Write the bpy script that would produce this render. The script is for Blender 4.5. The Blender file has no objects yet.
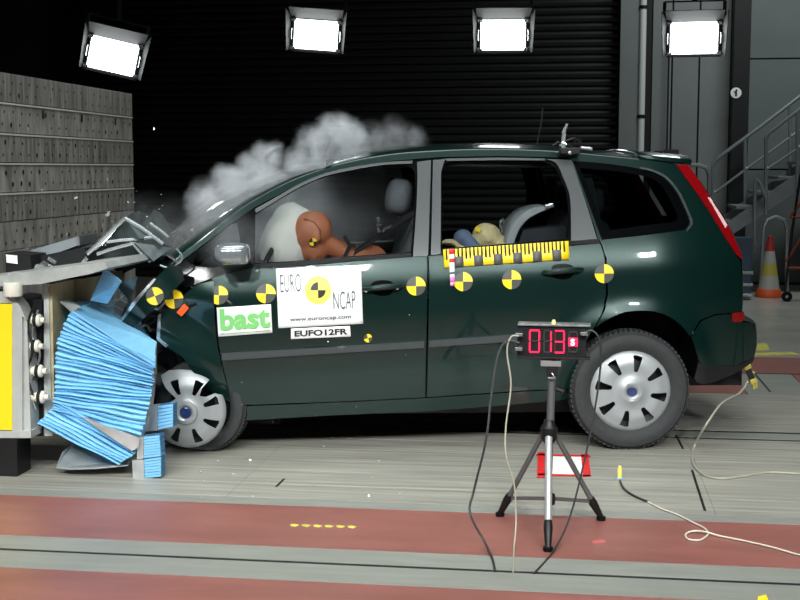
import bpy, bmesh, math, random
from mathutils import Vector, Matrix
from mathutils.geometry import delaunay_2d_cdt
random.seed(7)
PI = math.pi
scene = bpy.context.scene
COL = scene.collection

# ---------------------------------------------------------------- camera
F = 1265.0; CX, CY = 400.0, 300.0; CAMH = 1.53
VX, HY = 580.0, 168.0            # vanishing point of the direction across the track, horizon row
pitch = math.atan((CY - HY) / F)
yaw = math.atan((VX - CX) / math.hypot(F, CY - HY))
cyw, syw, cpt, spt = math.cos(yaw), math.sin(yaw), math.cos(pitch), math.sin(pitch)
FW = Vector((-syw * cpt, cyw * cpt, -spt)); RT = Vector((cyw, syw, 0)); UP = Vector((-syw * spt, cyw * spt, cpt))
CAM = Vector((0.0, -6.95, CAMH))
cd = bpy.data.cameras.new('camera'); cam = bpy.data.objects.new('camera', cd); COL.objects.link(cam)
cd.sensor_width = 36.0; cd.lens = F / 800.0 * 36.0; cd.clip_end = 200
m = Matrix((RT, UP, -FW)).transposed().to_4x4(); m.translation = CAM; cam.matrix_world = m
scene.camera = cam
# ---------------------------------------------------------------- world, big lamps, exposure
w = bpy.data.worlds.new('world'); scene.world = w; w.use_nodes = True
bg = w.node_tree.nodes['Background']; bg.inputs[0].default_value = (0.75, 0.88, 1.0, 1); bg.inputs[1].default_value = 0.012
def area(name, loc, target, sx, sy, power, spread=PI, col=(1, 1, 1)):
    l = bpy.data.lights.new(name, 'AREA'); l.shape = 'RECTANGLE'; l.size = sx; l.size_y = sy
    l.energy = power; l.color = col; l.spread = spread
    o = bpy.data.objects.new(name, l); COL.objects.link(o); o.location = loc
    o.rotation_euler = (Vector(target) - Vector(loc)).to_track_quat('-Z', 'Y').to_euler()
    return o
# the overhead lamp bank of the test hall, over the camera side and over the track
area('overhead_lamp_bank_front', (-1.0, -2.5, 6.4), (-1.0, -1.2, 0.0), 6.0, 1.4, 85, math.radians(115), (0.96, 1.0, 0.99))
area('overhead_lamp_bank_track', (-0.9, 0.8, 6.2), (-0.9, 0.6, 0.0), 5.0, 1.4, 55, math.radians(95), (0.96, 1.0, 0.99))
area('added_back_wall_fill', (3.0, 7.0, 6.6), (2.6, 9.6, 1.5), 3.0, 1.0, 130, math.radians(140), (0.94, 1.0, 0.98))  # added fill light, unseen, placed to brighten the back wall
for x in (-4.6, -2.3, 0.0, 2.3, 4.6):          # row of floodlights behind and above the camera
    area('camera_side_floodlight', (x, -8.6, 5.6), (x * 0.45 - 0.8, -1.3, 0.0), 0.8, 0.45, 34, math.radians(52), (0.97, 1.0, 0.99))
vs = scene.view_settings; vs.view_transform = 'Standard'; vs.look = 'None'; vs.gamma = 1.0; vs.use_curve_mapping = False
vs.exposure = 0.0
scene.cycles.max_bounces = 10; scene.cycles.transparent_max_bounces = 24; scene.cycles.volume_bounces = 2
scene.cycles.use_denoising = True

# ---------------------------------------------------------------- pixel helpers (a pixel is only a direction)
def ray(px, py): return FW + RT * ((px - CX) / F) + UP * ((CY - py) / F)
def at_y(px, py, Y):
    r = ray(px, py); return CAM + r * ((Y - CAM.y) / r.y)
def at_z(px, py, Z=0.0):
    r = ray(px, py); return CAM + r * ((Z - CAM.z) / r.z)
def at_x(px, py, X):
    r = ray(px, py); return CAM + r * ((X - CAM.x) / r.x)

# ---------------------------------------------------------------- materials
def lin(c): return tuple(((v / 255) / 12.92 if v / 255 <= 0.04045 else ((v / 255 + 0.055) / 1.055) ** 2.4) for v in c)
MATS = {}
def mat(name, rgb, rough=0.5, metal=0.0, coat=0.0, var=0.0, scale=20.0, bump=0.0, emit=None, estr=0.0, stretch=(1, 1, 1), detail=4.0, rgb2=None, ramp=(0.35, 0.65), trans=0.0):
    """principled material with optional noise between two colours and fine relief"""
    if name in MATS: return MATS[name]
    mt = bpy.data.materials.new(name); mt.use_nodes = True; nt = mt.node_tree; N = nt.nodes; L = nt.links
    b = N['Principled BSDF']; c = lin(rgb)
    b.inputs['Base Color'].default_value = (*c, 1); b.inputs['Roughness'].default_value = rough; b.inputs['Metallic'].default_value = metal
    b.inputs['Coat Weight'].default_value = coat; b.inputs['Coat Roughness'].default_value = 0.03
    if emit: b.inputs['Emission Color'].default_value = (*emit, 1); b.inputs['Emission Strength'].default_value = estr
    if trans: b.inputs['Subsurface Weight'].default_value = trans
    if var or bump or rgb2:
        tc = N.new('ShaderNodeTexCoord'); mp = N.new('ShaderNodeMapping'); mp.inputs['Scale'].default_value = stretch
        L.new(tc.outputs['Object'], mp.inputs['Vector'])
        nz = N.new('ShaderNodeTexNoise'); nz.inputs['Scale'].default_value = scale; nz.inputs['Detail'].default_value = detail; nz.inputs['Roughness'].default_value = 0.6
        L.new(mp.outputs[0], nz.inputs['Vector'])
        cr = N.new('ShaderNodeValToRGB'); cr.color_ramp.elements[0].position = ramp[0]; cr.color_ramp.elements[1].position = ramp[1]
        c2 = lin(rgb2) if rgb2 else tuple(v * (1 - var) for v in c); c1 = c if rgb2 else tuple(min(1, v * (1 + var)) for v in c)
        cr.color_ramp.elements[0].color = (*c2, 1); cr.color_ramp.elements[1].color = (*c1, 1)
        L.new(nz.outputs['Fac'], cr.inputs[0]); L.new(cr.outputs[0], b.inputs['Base Color'])
        if bump:
            bp = N.new('ShaderNodeBump'); bp.inputs['Strength'].default_value = bump; bp.inputs['Distance'].default_value = 0.01
            L.new(nz.outputs['Fac'], bp.inputs['Height']); L.new(bp.outputs[0], b.inputs['Normal'])
    MATS[name] = mt; return mt
def glass(name, tint=(0.87, 0.88, 0.88), fac_min=0.03, rough=0.0, milky=0.0):
    """thin pane: clear with fresnel reflection (and crazing whiteness for broken panes)"""
    mt = bpy.data.materials.new(name); mt.use_nodes = True; nt = mt.node_tree; N = nt.nodes; L = nt.links
    N.remove(N['Principled BSDF']); out = N['Material Output']
    tr = N.new('ShaderNodeBsdfTransparent'); tr.inputs[0].default_value = (*tint, 1)
    gl = N.new('ShaderNodeBsdfGlossy'); gl.inputs['Roughness'].default_value = rough; gl.inputs['Color'].default_value = (1, 1, 1, 1)
    fr = N.new('ShaderNodeFresnel'); fr.inputs['IOR'].default_value = 1.45
    mx = N.new('ShaderNodeMixShader'); L.new(fr.outputs[0], mx.inputs[0]); L.new(tr.outputs[0], mx.inputs[1]); L.new(gl.outputs[0], mx.inputs[2])
    last = mx
    if milky:
        df = N.new('ShaderNodeBsdfDiffuse'); df.inputs[0].default_value = (0.8, 0.84, 0.84, 1)
        vo = N.new('ShaderNodeTexVoronoi'); vo.feature = 'DISTANCE_TO_EDGE'; vo.inputs['Scale'].default_value = 18
        tc = N.new('ShaderNodeTexCoord'); L.new(tc.outputs['Object'], vo.inputs['Vector'])
        mr = N.new('ShaderNodeMapRange'); mr.inputs[1].default_value = 0.0; mr.inputs[2].default_value = 0.02; mr.inputs[3].default_value = milky; mr.inputs[4].default_value = 0.04
        L.new(vo.outputs['Distance'], mr.inputs[0])
        m2 = N.new('ShaderNodeMixShader'); L.new(mr.outputs[0], m2.inputs[0]); L.new(mx.outputs[0], m2.inputs[1]); L.new(df.outputs[0], m2.inputs[2]); last = m2
    L.new(last.outputs[0], out.inputs['Surface']); MATS[name] = mt; return mt
GLASS = glass('car_glass'); GLASS_D = glass('privacy_glass', (0.62, 0.66, 0.65)); GLASS_C = glass('cracked_glass', (0.85, 0.9, 0.9), milky=0.45)
PAINT = mat('dark_green_paint', (10, 38, 34), 0.28, 0.3, 0.7)
PAINT.node_tree.nodes['Principled BSDF'].inputs['Specular IOR Level'].default_value = 0.3
PAINT_IN = mat('paint_underside', (40, 54, 54), 0.35, 0.5, 0.2, var=0.5, scale=9)
FRAMEB = mat('door_frame_black', (11, 13, 14), 0.12)
SEALB = mat('seal_gloss_black', (6, 7, 8), 0.10)
FRAMEB.node_tree.nodes['Principled BSDF'].inputs['Specular IOR Level'].default_value = 0.25
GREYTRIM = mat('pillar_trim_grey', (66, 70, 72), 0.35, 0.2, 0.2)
RUBBER = mat('rubber_black', (9, 10, 11), 0.5)
RUBBER.node_tree.nodes['Principled BSDF'].inputs['Specular IOR Level'].default_value = 0.15
PLASTIC = mat('black_plastic', (24, 26, 27), 0.45)
MOULD = mat('moulding_grey', (58, 64, 66), 0.4)
TYRE = mat('tyre_rubber', (44, 46, 47), 0.75, var=0.15, scale=40, bump=0.15)
SILVER = mat('hubcap_silver', (158, 162, 164), 0.42, 0.35, 0.0)
STEEL = mat('galvanised_steel', (150, 155, 156), 0.38, 0.85, var=0.15, scale=14)
RAWMETAL = mat('torn_bright_metal', (205, 212, 214), 0.25, 0.9)
ALU = mat('aluminium_profile', (190, 194, 190), 0.4, 0.35, var=0.08, scale=8)
DARK = mat('dark_steel', (30, 32, 34), 0.5, 0.5)
BLACKM = mat('black_metal', (14, 15, 16), 0.5, 0.2)
YEL = mat('marker_yellow', (250, 214, 30), 0.45)
MBLK = mat('marker_black', (34, 30, 24), 0.5)
WHITE = mat('placard_white', (240, 242, 240), 0.45)
GREYINK = mat('ink_grey', (70, 72, 74), 0.5)
GREENINK = mat('ink_green', (120, 196, 110), 0.5)
RED = mat('red_tape', (214, 40, 40), 0.45)
SEATF = mat('seat_fabric', (98, 103, 108), 0.85, var=0.12, scale=60, bump=0.2)
SEATD = mat('seat_fabric_dark', (44, 47, 52), 0.85, var=0.12, scale=60, bump=0.2)
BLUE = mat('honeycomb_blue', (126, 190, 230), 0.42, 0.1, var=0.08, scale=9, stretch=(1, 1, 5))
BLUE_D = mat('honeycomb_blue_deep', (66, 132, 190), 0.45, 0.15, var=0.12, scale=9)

# ---------------------------------------------------------------- object helpers
def me(name, verts, faces, material=None, parent=None, smooth=False, sharp=None, kind=None):
    d = bpy.data.meshes.new(name); d.from_pydata([tuple(v) for v in verts], [], [tuple(f) for f in faces]); d.update()
    if smooth:
        d.polygons.foreach_set('use_smooth', [True] * len(d.polygons))
        if sharp: d.set_sharp_from_angle(angle=math.radians(sharp))
    o = bpy.data.objects.new(name, d); COL.objects.link(o)
    if material:
        for mm in (material if isinstance(material, (list, tuple)) else [material]): d.materials.append(mm)
    if parent: o.parent = parent
    if kind: o['kind'] = kind
    return o
def thing(name, label, cat, loc=(0, 0, 0), rotz=0, group=None):
    o = bpy.data.objects.new(name, None); COL.objects.link(o); o.location = loc; o.rotation_euler = (0, 0, rotz)
    o.empty_display_size = 0.1
    tag(o, label, cat, group); return o
def tag(o, label, cat, group=None):
    o['label'] = label; o['category'] = cat
    if group: o['group'] = group
    return o
class MB:
    """collects shapes for one mesh"""
    def __init__(s): s.v = []; s.f = []; s.mi = []
    def add(s, vs, fs, mi=0):
        n = len(s.v); s.v += [Vector(v) for v in vs]; s.f += [tuple(i + n for i in f) for f in fs]; s.mi += [mi] * len(fs); return s
    def box(s, c, d, rot=None, mi=0, bev=0.0):
        if bev:
            bm = bmesh.new(); bmesh.ops.create_cube(bm, size=1)
            for v in bm.verts: v.co = Vector((v.co.x * d[0], v.co.y * d[1], v.co.z * d[2]))
            bmesh.ops.bevel(bm, geom=bm.edges[:], offset=bev, segments=2, affect='EDGES', profile=0.7)
            bm.verts.index_update()
            vs = [v.co.copy() for v in bm.verts]; fs = [[v.index for v in f.verts] for f in bm.faces]; bm.free()
        else:
            x, y, z = d[0] / 2, d[1] / 2, d[2] / 2
            vs = [Vector(p) for p in ((-x, -y, -z), (x, -y, -z), (x, y, -z), (-x, y, -z), (-x, -y, z), (x, -y, z), (x, y, z), (-x, y, z))]
            fs = [(0, 3, 2, 1), (4, 5, 6, 7), (0, 1, 5, 4), (1, 2, 6, 5), (2, 3, 7, 6), (3, 0, 4, 7)]
        if rot is not None:
            R = rot if isinstance(rot, Matrix) else Matrix.Rotation(rot[2], 3, 'Z') @ Matrix.Rotation(rot[1], 3, 'Y') @ Matrix.Rotation(rot[0], 3, 'X')
            vs = [R @ v for v in vs]
        return s.add([v + Vector(c) for v in vs], fs, mi)
    def bar(s, a, b, wx, wy, up=(0, 0, 1), mi=0, bev=0.0):
        a, b = Vector(a), Vector(b); d = b - a; z = d.normalized(); x = Vector(up).cross(z)
        if x.length < 1e-4: x = Vector((1, 0, 0)).cross(z)
        x.normalize(); y = z.cross(x); R = Matrix((x, y, z)).transposed()
        return s.box((a + b) / 2, (wx, wy, d.length), R, mi, bev)
    def tube(s, pts, r, n=8, mi=0, cap=True, closed=False):
        pts = [Vector(p) for p in pts]; k = len(pts); rings = []
        rr = r if isinstance(r, (list, tuple)) else [r] * k
        prev = None; base = len(s.v)
        for i, p in enumerate(pts):
            if closed: t = pts[(i + 1) % k] - pts[i - 1]
            else: t = pts[min(i + 1, k - 1)] - pts[max(i - 1, 0)]
            t.normalize()
            if prev is None:
                a = Vector((0, 0, 1)) if abs(t.z) < 0.9 else Vector((1, 0, 0)); u = t.cross(a).normalized()
            else:
                u = (prev - t * prev.dot(t)); u = u.normalized() if u.length > 1e-6 else t.orthogonal().normalized()
            prev = u; v = t.cross(u)
            for j in range(n): s.v.append(p + (u * math.cos(2 * PI * j / n) + v * math.sin(2 * PI * j / n)) * rr[i])
        for i in range(k if closed else k - 1):
            i2 = (i + 1) % k
            for j in range(n):
                j2 = (j + 1) % n; s.f.append((base + i * n + j, base + i * n + j2, base + i2 * n + j2, base + i2 * n + j)); s.mi.append(mi)
        if cap and not closed:
            s.f.append(tuple(base + j for j in reversed(range(n)))); s.f.append(tuple(base + (k - 1) * n + j for j in range(n))); s.mi += [mi, mi]
        return s
    def lathe(s, prof, n=32, axis='z', c=(0, 0, 0), mi=0, sx=1.0, sy=1.0):
        base = len(s.v); c = Vector(c)
        for (r, h) in prof:
            for j in range(n):
                a = 2 * PI * j / n; x, y = r * math.cos(a) * sx, r * math.sin(a) * sy
                s.v.append(c + (Vector((x, y, h)) if axis == 'z' else Vector((x, h, y)) if axis == 'y' else Vector((h, x, y))))
        for i in range(len(prof) - 1):
            for j in range(n):
                j2 = (j + 1) % n; s.f.append((base + i * n + j, base + i * n + j2, base + (i + 1) * n + j2, base + (i + 1) * n + j)); s.mi.append(mi)
        return s
    def grid(s, rows, mi=0, closed=False):
        base = len(s.v); nr, nc = len(rows), len(rows[0])
        for r in rows: s.v += [Vector(p) for p in r]
        for i in range(nr - 1):
            for j in range(nc if closed else nc - 1):
                j2 = (j + 1) % nc
                s.f.append((base + i * nc + j, base + i * nc + j2, base + (i + 1) * nc + j2, base + (i + 1) * nc + j)); s.mi.append(mi)
        return s
    def prism(s, poly, ext, mi=0):
        """polygon (3D points) extruded by vector ext"""
        n = len(poly); e = Vector(ext); a = [Vector(p) for p in poly]
        return s.add(a + [p + e for p in a], [tuple(reversed(range(n))), tuple(range(n, 2 * n))] + [(i, (i + 1) % n, n + (i + 1) % n, n + i) for i in range(n)], mi)
    def build(s, name, material, parent=None, smooth=False, sharp=35, kind=None, fix=True):
        o = me(name, s.v, s.f, material, parent, smooth, None, kind); d = o.data
        d.polygons.foreach_set('material_index', s.mi)
        if fix:
            bm = bmesh.new(); bm.from_mesh(d); bmesh.ops.recalc_face_normals(bm, faces=bm.faces[:]); bm.to_mesh(d); bm.free()
        if smooth:
            d.polygons.foreach_set('use_smooth', [True] * len(d.polygons)); d.set_sharp_from_angle(angle=math.radians(sharp))
        d.update(); return o
def crom(P, n=6, closed=False):
    """Catmull-Rom through the points (any dimension)"""
    P = [Vector(p) for p in P]; out = []; k = len(P)
    for i in range(k if closed else k - 1):
        if closed: p0, p1, p2, p3 = P[i - 1], P[i], P[(i + 1) % k], P[(i + 2) % k]
        else: p0, p1, p2, p3 = P[max(i - 1, 0)], P[i], P[i + 1], P[min(i + 2, k - 1)]
        for j in range(n):
            t = j / n
            out.append(0.5 * ((2 * p1) + (p2 - p0) * t + (2 * p0 - 5 * p1 + 4 * p2 - p3) * t * t + (3 * p1 - p0 - 3 * p2 + p3) * t ** 3))
    if not closed: out.append(P[-1])
    return out
def resample(P, n):
    P = [Vector(p) for p in P]; L = [0]
    for a, b in zip(P, P[1:]): L.append(L[-1] + (b - a).length)
    out = []; k = 0
    for i in range(n):
        t = L[-1] * i / (n - 1)
        while k < len(L) - 2 and L[k + 1] < t: k += 1
        q = (t - L[k]) / max(1e-9, L[k + 1] - L[k]); out.append(P[k].lerp(P[k + 1], q))
    return out
def text_mesh(txt, bold=0.0):
    """unit-box 2D mesh of a line of lettering"""
    c = bpy.data.curves.new('lettering', 'FONT'); c.body = txt; c.size = 1; c.offset = bold; c.resolution_u = 4
    o = bpy.data.objects.new('lettering', c); COL.objects.link(o)
    dg = bpy.context.evaluated_depsgraph_get(); d = bpy.data.meshes.new_from_object(o.evaluated_get(dg))
    vs = [v.co.copy() for v in d.vertices]; fs = [tuple(p.vertices) for p in d.polygons]
    bpy.data.objects.remove(o); bpy.data.curves.remove(c); bpy.data.meshes.remove(d)
    x0, x1 = min(v.x for v in vs), max(v.x for v in vs); y0, y1 = min(v.y for v in vs), max(v.y for v in vs)
    return [((v.x - x0) / (x1 - x0), (v.y - y0) / (y1 - y0)) for v in vs], fs
def struct(o): o['kind'] = 'structure'; return o
# ================================================================ THE HALL
CONC = mat('concrete_floor', (152, 152, 145), 0.28, var=0.12, scale=2.5, bump=0.02)
REDF = mat('red_floor_paint', (131, 82, 74), 0.42, var=0.14, scale=3.0, stretch=(0.6, 2.0, 1), bump=0.03)
GREYPL = mat('grey_floor_board', (141, 139, 130), 0.45, var=0.26, scale=3.0, stretch=(0.35, 9.0, 1), bump=0.05)
GREYST = mat('grey_floor_strip', (126, 128, 121), 0.5, var=0.10, scale=5.0, stretch=(0.5, 3, 1), bump=0.04)
SLOT = mat('rail_slot_black', (10, 11, 12), 0.6)
YPAINT = mat('yellow_floor_paint', (196, 190, 84), 0.6, var=0.2, scale=12)
floor = struct(MB().box((0, 2, -0.06), (30, 26, 0.08)).build('floor', CONC))
def slab(name, x0, x1, y0, y1, m, top=0.0, th=0.02, par=None):
    return MB().box(((x0 + x1) / 2, (y0 + y1) / 2, top - th / 2), (x1 - x0, y1 - y0, th), bev=0.0015).build(name, m, par or floor)
GAP = 0.004
# red strip nearest the camera, grey strip with its rail slot, red strip, grey border, board track
for x0, x1 in ((-7, -3.5), (-3.5, 7)):
    slab('red_floor_panel', x0 + GAP / 2, x1 - GAP / 2, -7.0, -2.47, REDF)
    slab('grey_strip', x0 + GAP / 2, x1 - GAP / 2, -2.465, -2.262, GREYST)
    slab('grey_strip', x0 + GAP / 2, x1 - GAP / 2, -2.235, -2.06, GREYST)
for x0, x1 in ((-7, -4.2), (-4.2, 7)):
    slab('red_floor_panel', x0 + GAP / 2, x1 - GAP / 2, -2.055, -1.44, REDF)
    slab('grey_strip', x0 + GAP / 2, x1 - GAP / 2, -1.435, -1.325, GREYST)
slab('rail_slot_shade', -7, 7, -2.263, -2.234, SLOT, top=-0.001)  # near-flush black slab stands in for the shade inside the deep slot
yb = [-1.32, -1.05, -0.78, -0.52, -0.26, 0.02, 0.29]
for k in range(len(yb) - 1):
    xs = [-7, -4.4, -1.62, 0.62, 2.9, 7]
    for x0, x1 in zip(xs, xs[1:]):
        slab('floor_board', x0 + 0.0006, x1 - 0.0006, yb[k] + 0.0012, yb[k + 1] - 0.0012, GREYPL)
slab('rail_slot_shade', -7, 7, 0.29, 0.325, SLOT, top=-0.001)
slab('grey_strip', -7, 7, 0.327, 0.49, GREYST)
slab('rail_slot_shade', -7, 7, 0.492, 0.535, SLOT, top=-0.001)
for k, (y0, y1) in enumerate(((0.537, 0.95), (0.953, 1.38), (1.383, 1.78))):
    for x0, x1 in ((-7, -1.9 - 0.3 * k), (-1.9 - 0.3 * k, 3.4 - 0.2 * k), (3.4 - 0.2 * k, 7)):
        slab('floor_board', x0 + GAP / 2, x1 - GAP / 2, y0, y1, GREYPL)
slab('red_floor_panel', -7, 1.15, 1.784, 2.68, REDF); slab('grey_strip', 1.155, 1.58, 1.784, 2.68, GREYST); slab('red_floor_panel', 1.585, 7, 1.784, 2.68, REDF)
slab('rail_slot_shade', -7, 7, 2.682, 2.73, SLOT, top=-0.001)
slab('red_floor_panel', -7, 7, 2.732, 3.55, REDF)
slab('floor_slab', -7, 8, 3.555, 10.2, CONC)
slab('rail_slot_shade', 1.31, 1.325, 1.9, 2.66, SLOT, top=0.001)
for a, b in (((692, 470), (705, 511)), ((676, 435), (683, 449)), ((284, 479), (276, 487))):     # short dark joints across the boards
    p, q = at_z(*a), at_z(*b)
    MB().bar((p.x, p.y, 0.0008), (q.x, q.y, 0.0008), 0.012, 0.0016).build('board_joint', SLOT, floor)
# painted yellow marks
def fpoly(name, pts, m, th=0.0015, z=0.0005, par=None):
    P = [at_z(*p) for p in pts]; return MB().prism([(p.x, p.y, z) for p in P], (0, 0, th)).build(name, m, par or floor)
for k in range(6):
    x = 290 + k * 11.5; fpoly('yellow_mark', [(x, 524.6 + k * 0.35), (x + 4, 524.2 + k * 0.35), (x + 9.5, 525.2 + k * 0.35), (x + 6, 526.8 + k * 0.35), (x + 1, 526.2 + k * 0.35)], YPAINT)
fpoly('yellow_mark', [(756, 344), (766, 343), (770, 350), (757, 351)], YPAINT); fpoly('yellow_mark', [(754, 353), (792, 352), (800, 354.5), (754, 355.5)], YPAINT)
fpoly('yellow_mark', [(758, 597), (766, 595), (770, 604), (757, 606)], YEL)
fpoly('red_mark', [(592, 541), (604, 540), (606, 543), (593, 544)], mat('faded_red_mark', (178, 92, 88), 0.5))
# ceiling and walls
WALLD = mat('hall_wall_dark', (46, 50, 52), 0.7, var=0.1, scale=1.5)
WALLG = mat('hall_wall_panel', (118, 124, 124), 0.6, var=0.06, scale=1.2)
WALLG2 = mat('hall_wall_panel_dim', (96, 104, 104), 0.6, var=0.06, scale=1.2)
SHUT = mat('shutter_black', (13, 15, 17), 0.5, 0.1)
COLB = mat('column_black', (20, 22, 25), 0.55)
struct(MB().box((0, 1.5, 7.55), (30, 27, 0.1)).build('ceiling', WALLD))
struct(MB().box((-9.05, 2, 3.7), (0.1, 26, 7.5)).build('wall_left', WALLD))
struct(MB().box((9.05, 2, 3.7), (0.1, 26, 7.5)).build('wall_right', WALLD))
YB = 10.3
wall_back = struct(MB().box((0, YB + 0.25, 3.7), (18, 0.3, 7.5)).build('wall_back', WALLD))
# roller shutter, slat by slat
x0s, x1s = at_y(60, 80, YB).x, at_y(617, 80, YB).x
slat = None; ns = 44; sh = 4.6 / ns
for k in range(ns):
    if slat is None:
        mb = MB(); prof = [(-0.004, 0.004), (-0.018, 0.02), (-0.024, sh * 0.5), (-0.018, sh - 0.016), (0.012, sh - 0.004)]
        mb.grid([[(x0s, YB + a, b) for a, b in prof], [(x1s, YB + a, b) for a, b in prof]])
        slat = mb.build('shutter_slat', SHUT, wall_back, smooth=True, sharp=60); o = slat
    else:
        o = slat.copy(); COL.objects.link(o); o.parent = wall_back
    o.location.z = k * sh
def wpan(name, pa, pb, m, d0=0.0, th=0.06):
    """panel of the back wall between two pixel columns, full height"""
    a, b = at_y(pa, 170, YB).x, at_y(pb, 170, YB).x
    return MB().box(((a + b) / 2, YB - d0 - th / 2 + 0.1, 2.9), (b - a - 0.01, th, 5.8), bev=0.004).build(name, m, wall_back)
wpan('wall_column', 617, 639, WALLG, 0.1, 0.3); wpan('wall_recess', 639, 650, COLB, -0.02)
wpan('wall_panel', 650, 669.5, WALLG); wpan('wall_panel', 670.5, 696.5, WALLG); wpan('wall_panel', 697.5, 728, WALLG); wpan('steel_column', 728, 745, COLB, 0.05, 0.3)
for z0, z1 in ((0.02, 1.5), (1.52, 2.94), (2.96, 5.6)):
    a, b = at_y(745, 170, YB).x, at_y(905, 170, YB).x
    MB().box(((a + b) / 2, YB + 0.06, (z0 + z1) / 2), (b - a - 0.01, 0.06, z1 - z0), bev=0.004).build('wall_panel', WALLG2, wall_back)
# pipe on the wall
t = thing('wall_pipe', 'pale vertical steel pipe fixed to the wall beside the dark shutter', 'pipe', (at_y(641.5, 100, YB - 0.3).x, YB - 0.30, 0))
MB().tube([(0, 0, 0), (0, 0, 5.6)], 0.045, 12).build('pipe', mat('pipe_pale', (206, 210, 208), 0.4), t, smooth=True)
for z in (0.8, 2.2, 3.6, 5): MB().lathe([(0.046, -0.02), (0.054, -0.02), (0.054, 0.02), (0.046, 0.02)], 12, 'z', (0, 0, z)).box((0, 0.15, z), (0.03, 0.22, 0.03)).build('pipe_clip', DARK, t)
# round notice on the black column
c = at_y(736, 93, YB - 0.26)
t = thing('round_sign', 'small round white sign with a dark figure on the black column', 'sign', (c.x, YB - 0.257, c.z))
MB().lathe([(0.0, -0.006), (0.066, -0.006), (0.07, -0.003), (0.07, 0.0), (0, 0.0)], 24, 'y').build('disc', WHITE, t)
mb = MB(); mb.box((0.0, -0.008, -0.012), (0.026, 0.004, 0.06)); mb.box((-0.014, -0.008, 0.01), (0.03, 0.004, 0.016), (0, 0.7, 0)); mb.lathe([(0, -0.011), (0.014, -0.011), (0.014, -0.006), (0, -0.006)], 12, 'y', (0.004, 0, 0.033)); mb.build('figure', MBLK, t)
# ================================================================ THE CRASHED CAR
TH = math.radians(11.0); CO = Vector((0.29, -0.07, 0.0)); CW = 1.80
car = thing('crashed_car', 'dark green family car crumpling its front into the blue barrier, covered in yellow test markers', 'car', CO, TH)
RZ = Matrix.Rotation(-TH, 3, 'Z'); LCAM = RZ @ (CAM - CO)
def lray(px, py): return RZ @ ray(px, py)
def L_y(px, py, Y):
    """pixel to car-local point on the lengthwise plane y = Y"""
    r = lray(px, py); return LCAM + r * ((Y - LCAM.y) / r.y)
_b0, _b1 = L_y(255, 263, 0.04), L_y(597, 240, 0.04)
def zbelt(x): return _b0.z + (x - _b0.x) * (_b1.z - _b0.z) / (_b1.x - _b0.x)
RWZ = 0.315
def fside(x, z):
    """how far the left flank lies in from the car's widest plane"""
    h = z - zbelt(x)
    if h > 0: y = 0.055 + 0.40 * h + 0.06 * h * h
    elif h > -0.17: y = 0.055 + 0.36 * h + 0.4706 * h * h
    else: y = 0.0074 + 0.05 * (h + 0.17) + 0.20 * (h + 0.17) ** 2
    if x > 0.10: y += 0.20 * ((x - 0.10) / 0.6) ** 2
    if x < -1.95: y += 0.05 * ((-1.95 - x) / 0.5) ** 2
    r = math.hypot(x, z - RWZ)
    y -= 0.035 * math.exp(-((r - 0.42) / 0.075) ** 2) * (1 if z > 0.3 else max(0, 1 - (0.3 - z) / 0.15))
    return y
def S(px, py, f=None):
    Y = 0.03; f = f or fside
    for _ in range(14): p = L_y(px, py, Y); Y = 0.5 * Y + 0.5 * f(p.x, p.z)
    return Vector((p.x, p.z))
def inpoly(p, poly):
    c = False; n = len(poly)
    for i in range(n):
        a, b = poly[i], poly[i - 1]
        if (a[1] > p[1]) != (b[1] > p[1]) and p[0] < (b[0] - a[0]) * (p[1] - a[1]) / (b[1] - a[1]) + a[0]: c = not c
    return c
def densify(P, d):
    out = []
    for i in range(len(P)):
        a, b = P[i], P[(i + 1) % len(P)]; n = max(1, int((b - a).length / d))
        for k in range(n): out.append(a.lerp(b, k / n))
    return out
def fill2d(outer, holes=(), g=0.035):
    loops = [densify(outer, g)] + [densify(h, g) for h in holes]
    vs, es = [], []
    for lp in loops:
        n = len(vs); vs += lp; es += [(n + i, n + (i + 1) % len(lp)) for i in range(len(lp))]
    x0, x1 = min(v.x for v in outer), max(v.x for v in outer); y0, y1 = min(v.y for v in outer), max(v.y for v in outer)
    bd = list(vs); j = 0; y = y0 + g * 0.5
    while y < y1:
        x = x0 + g * (0.5 if j % 2 else 1.0)
        while x < x1:
            p = Vector((x, y))
            if inpoly(p, outer) and not any(inpoly(p, h) for h in holes) and all((p - q).length_squared > (0.45 * g) ** 2 for q in bd): vs.append(p)
            x += g
        y += g * 0.87; j += 1
    V, E, Fc, *_ = delaunay_2d_cdt(vs, es, [], 0, 1e-6)
    keep = []
    for f in Fc:
        c = (V[f[0]] + V[f[1]] + V[f[2]]) / 3
        if inpoly(c, outer) and not any(inpoly(c, h) for h in holes): keep.append(tuple(f))
    return V, keep
def sheet(V, Fc, yf, th, far):
    """triangulated (x,z) sheet put on the flank, with thickness; returns verts, faces"""
    n = len(V); vs = []
    for t in (0.0, th):
        for p in V:
            y = yf(p.x, p.y) + t; vs.append((p.x, CW - y if far else y, p.y))
    edges = {}
    for f in Fc:
        for a, b in ((f[0], f[1]), (f[1], f[2]), (f[2], f[0])): edges[(a, b)] = 1
    fs = [f for f in Fc] + [(f[2] + n, f[1] + n, f[0] + n) for f in Fc]
    for (a, b) in edges:
        if (b, a) not in edges: fs.append((b, a, a + n, b + n))
    if far: fs = [tuple(reversed(f)) for f in fs]
    return vs, fs
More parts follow.
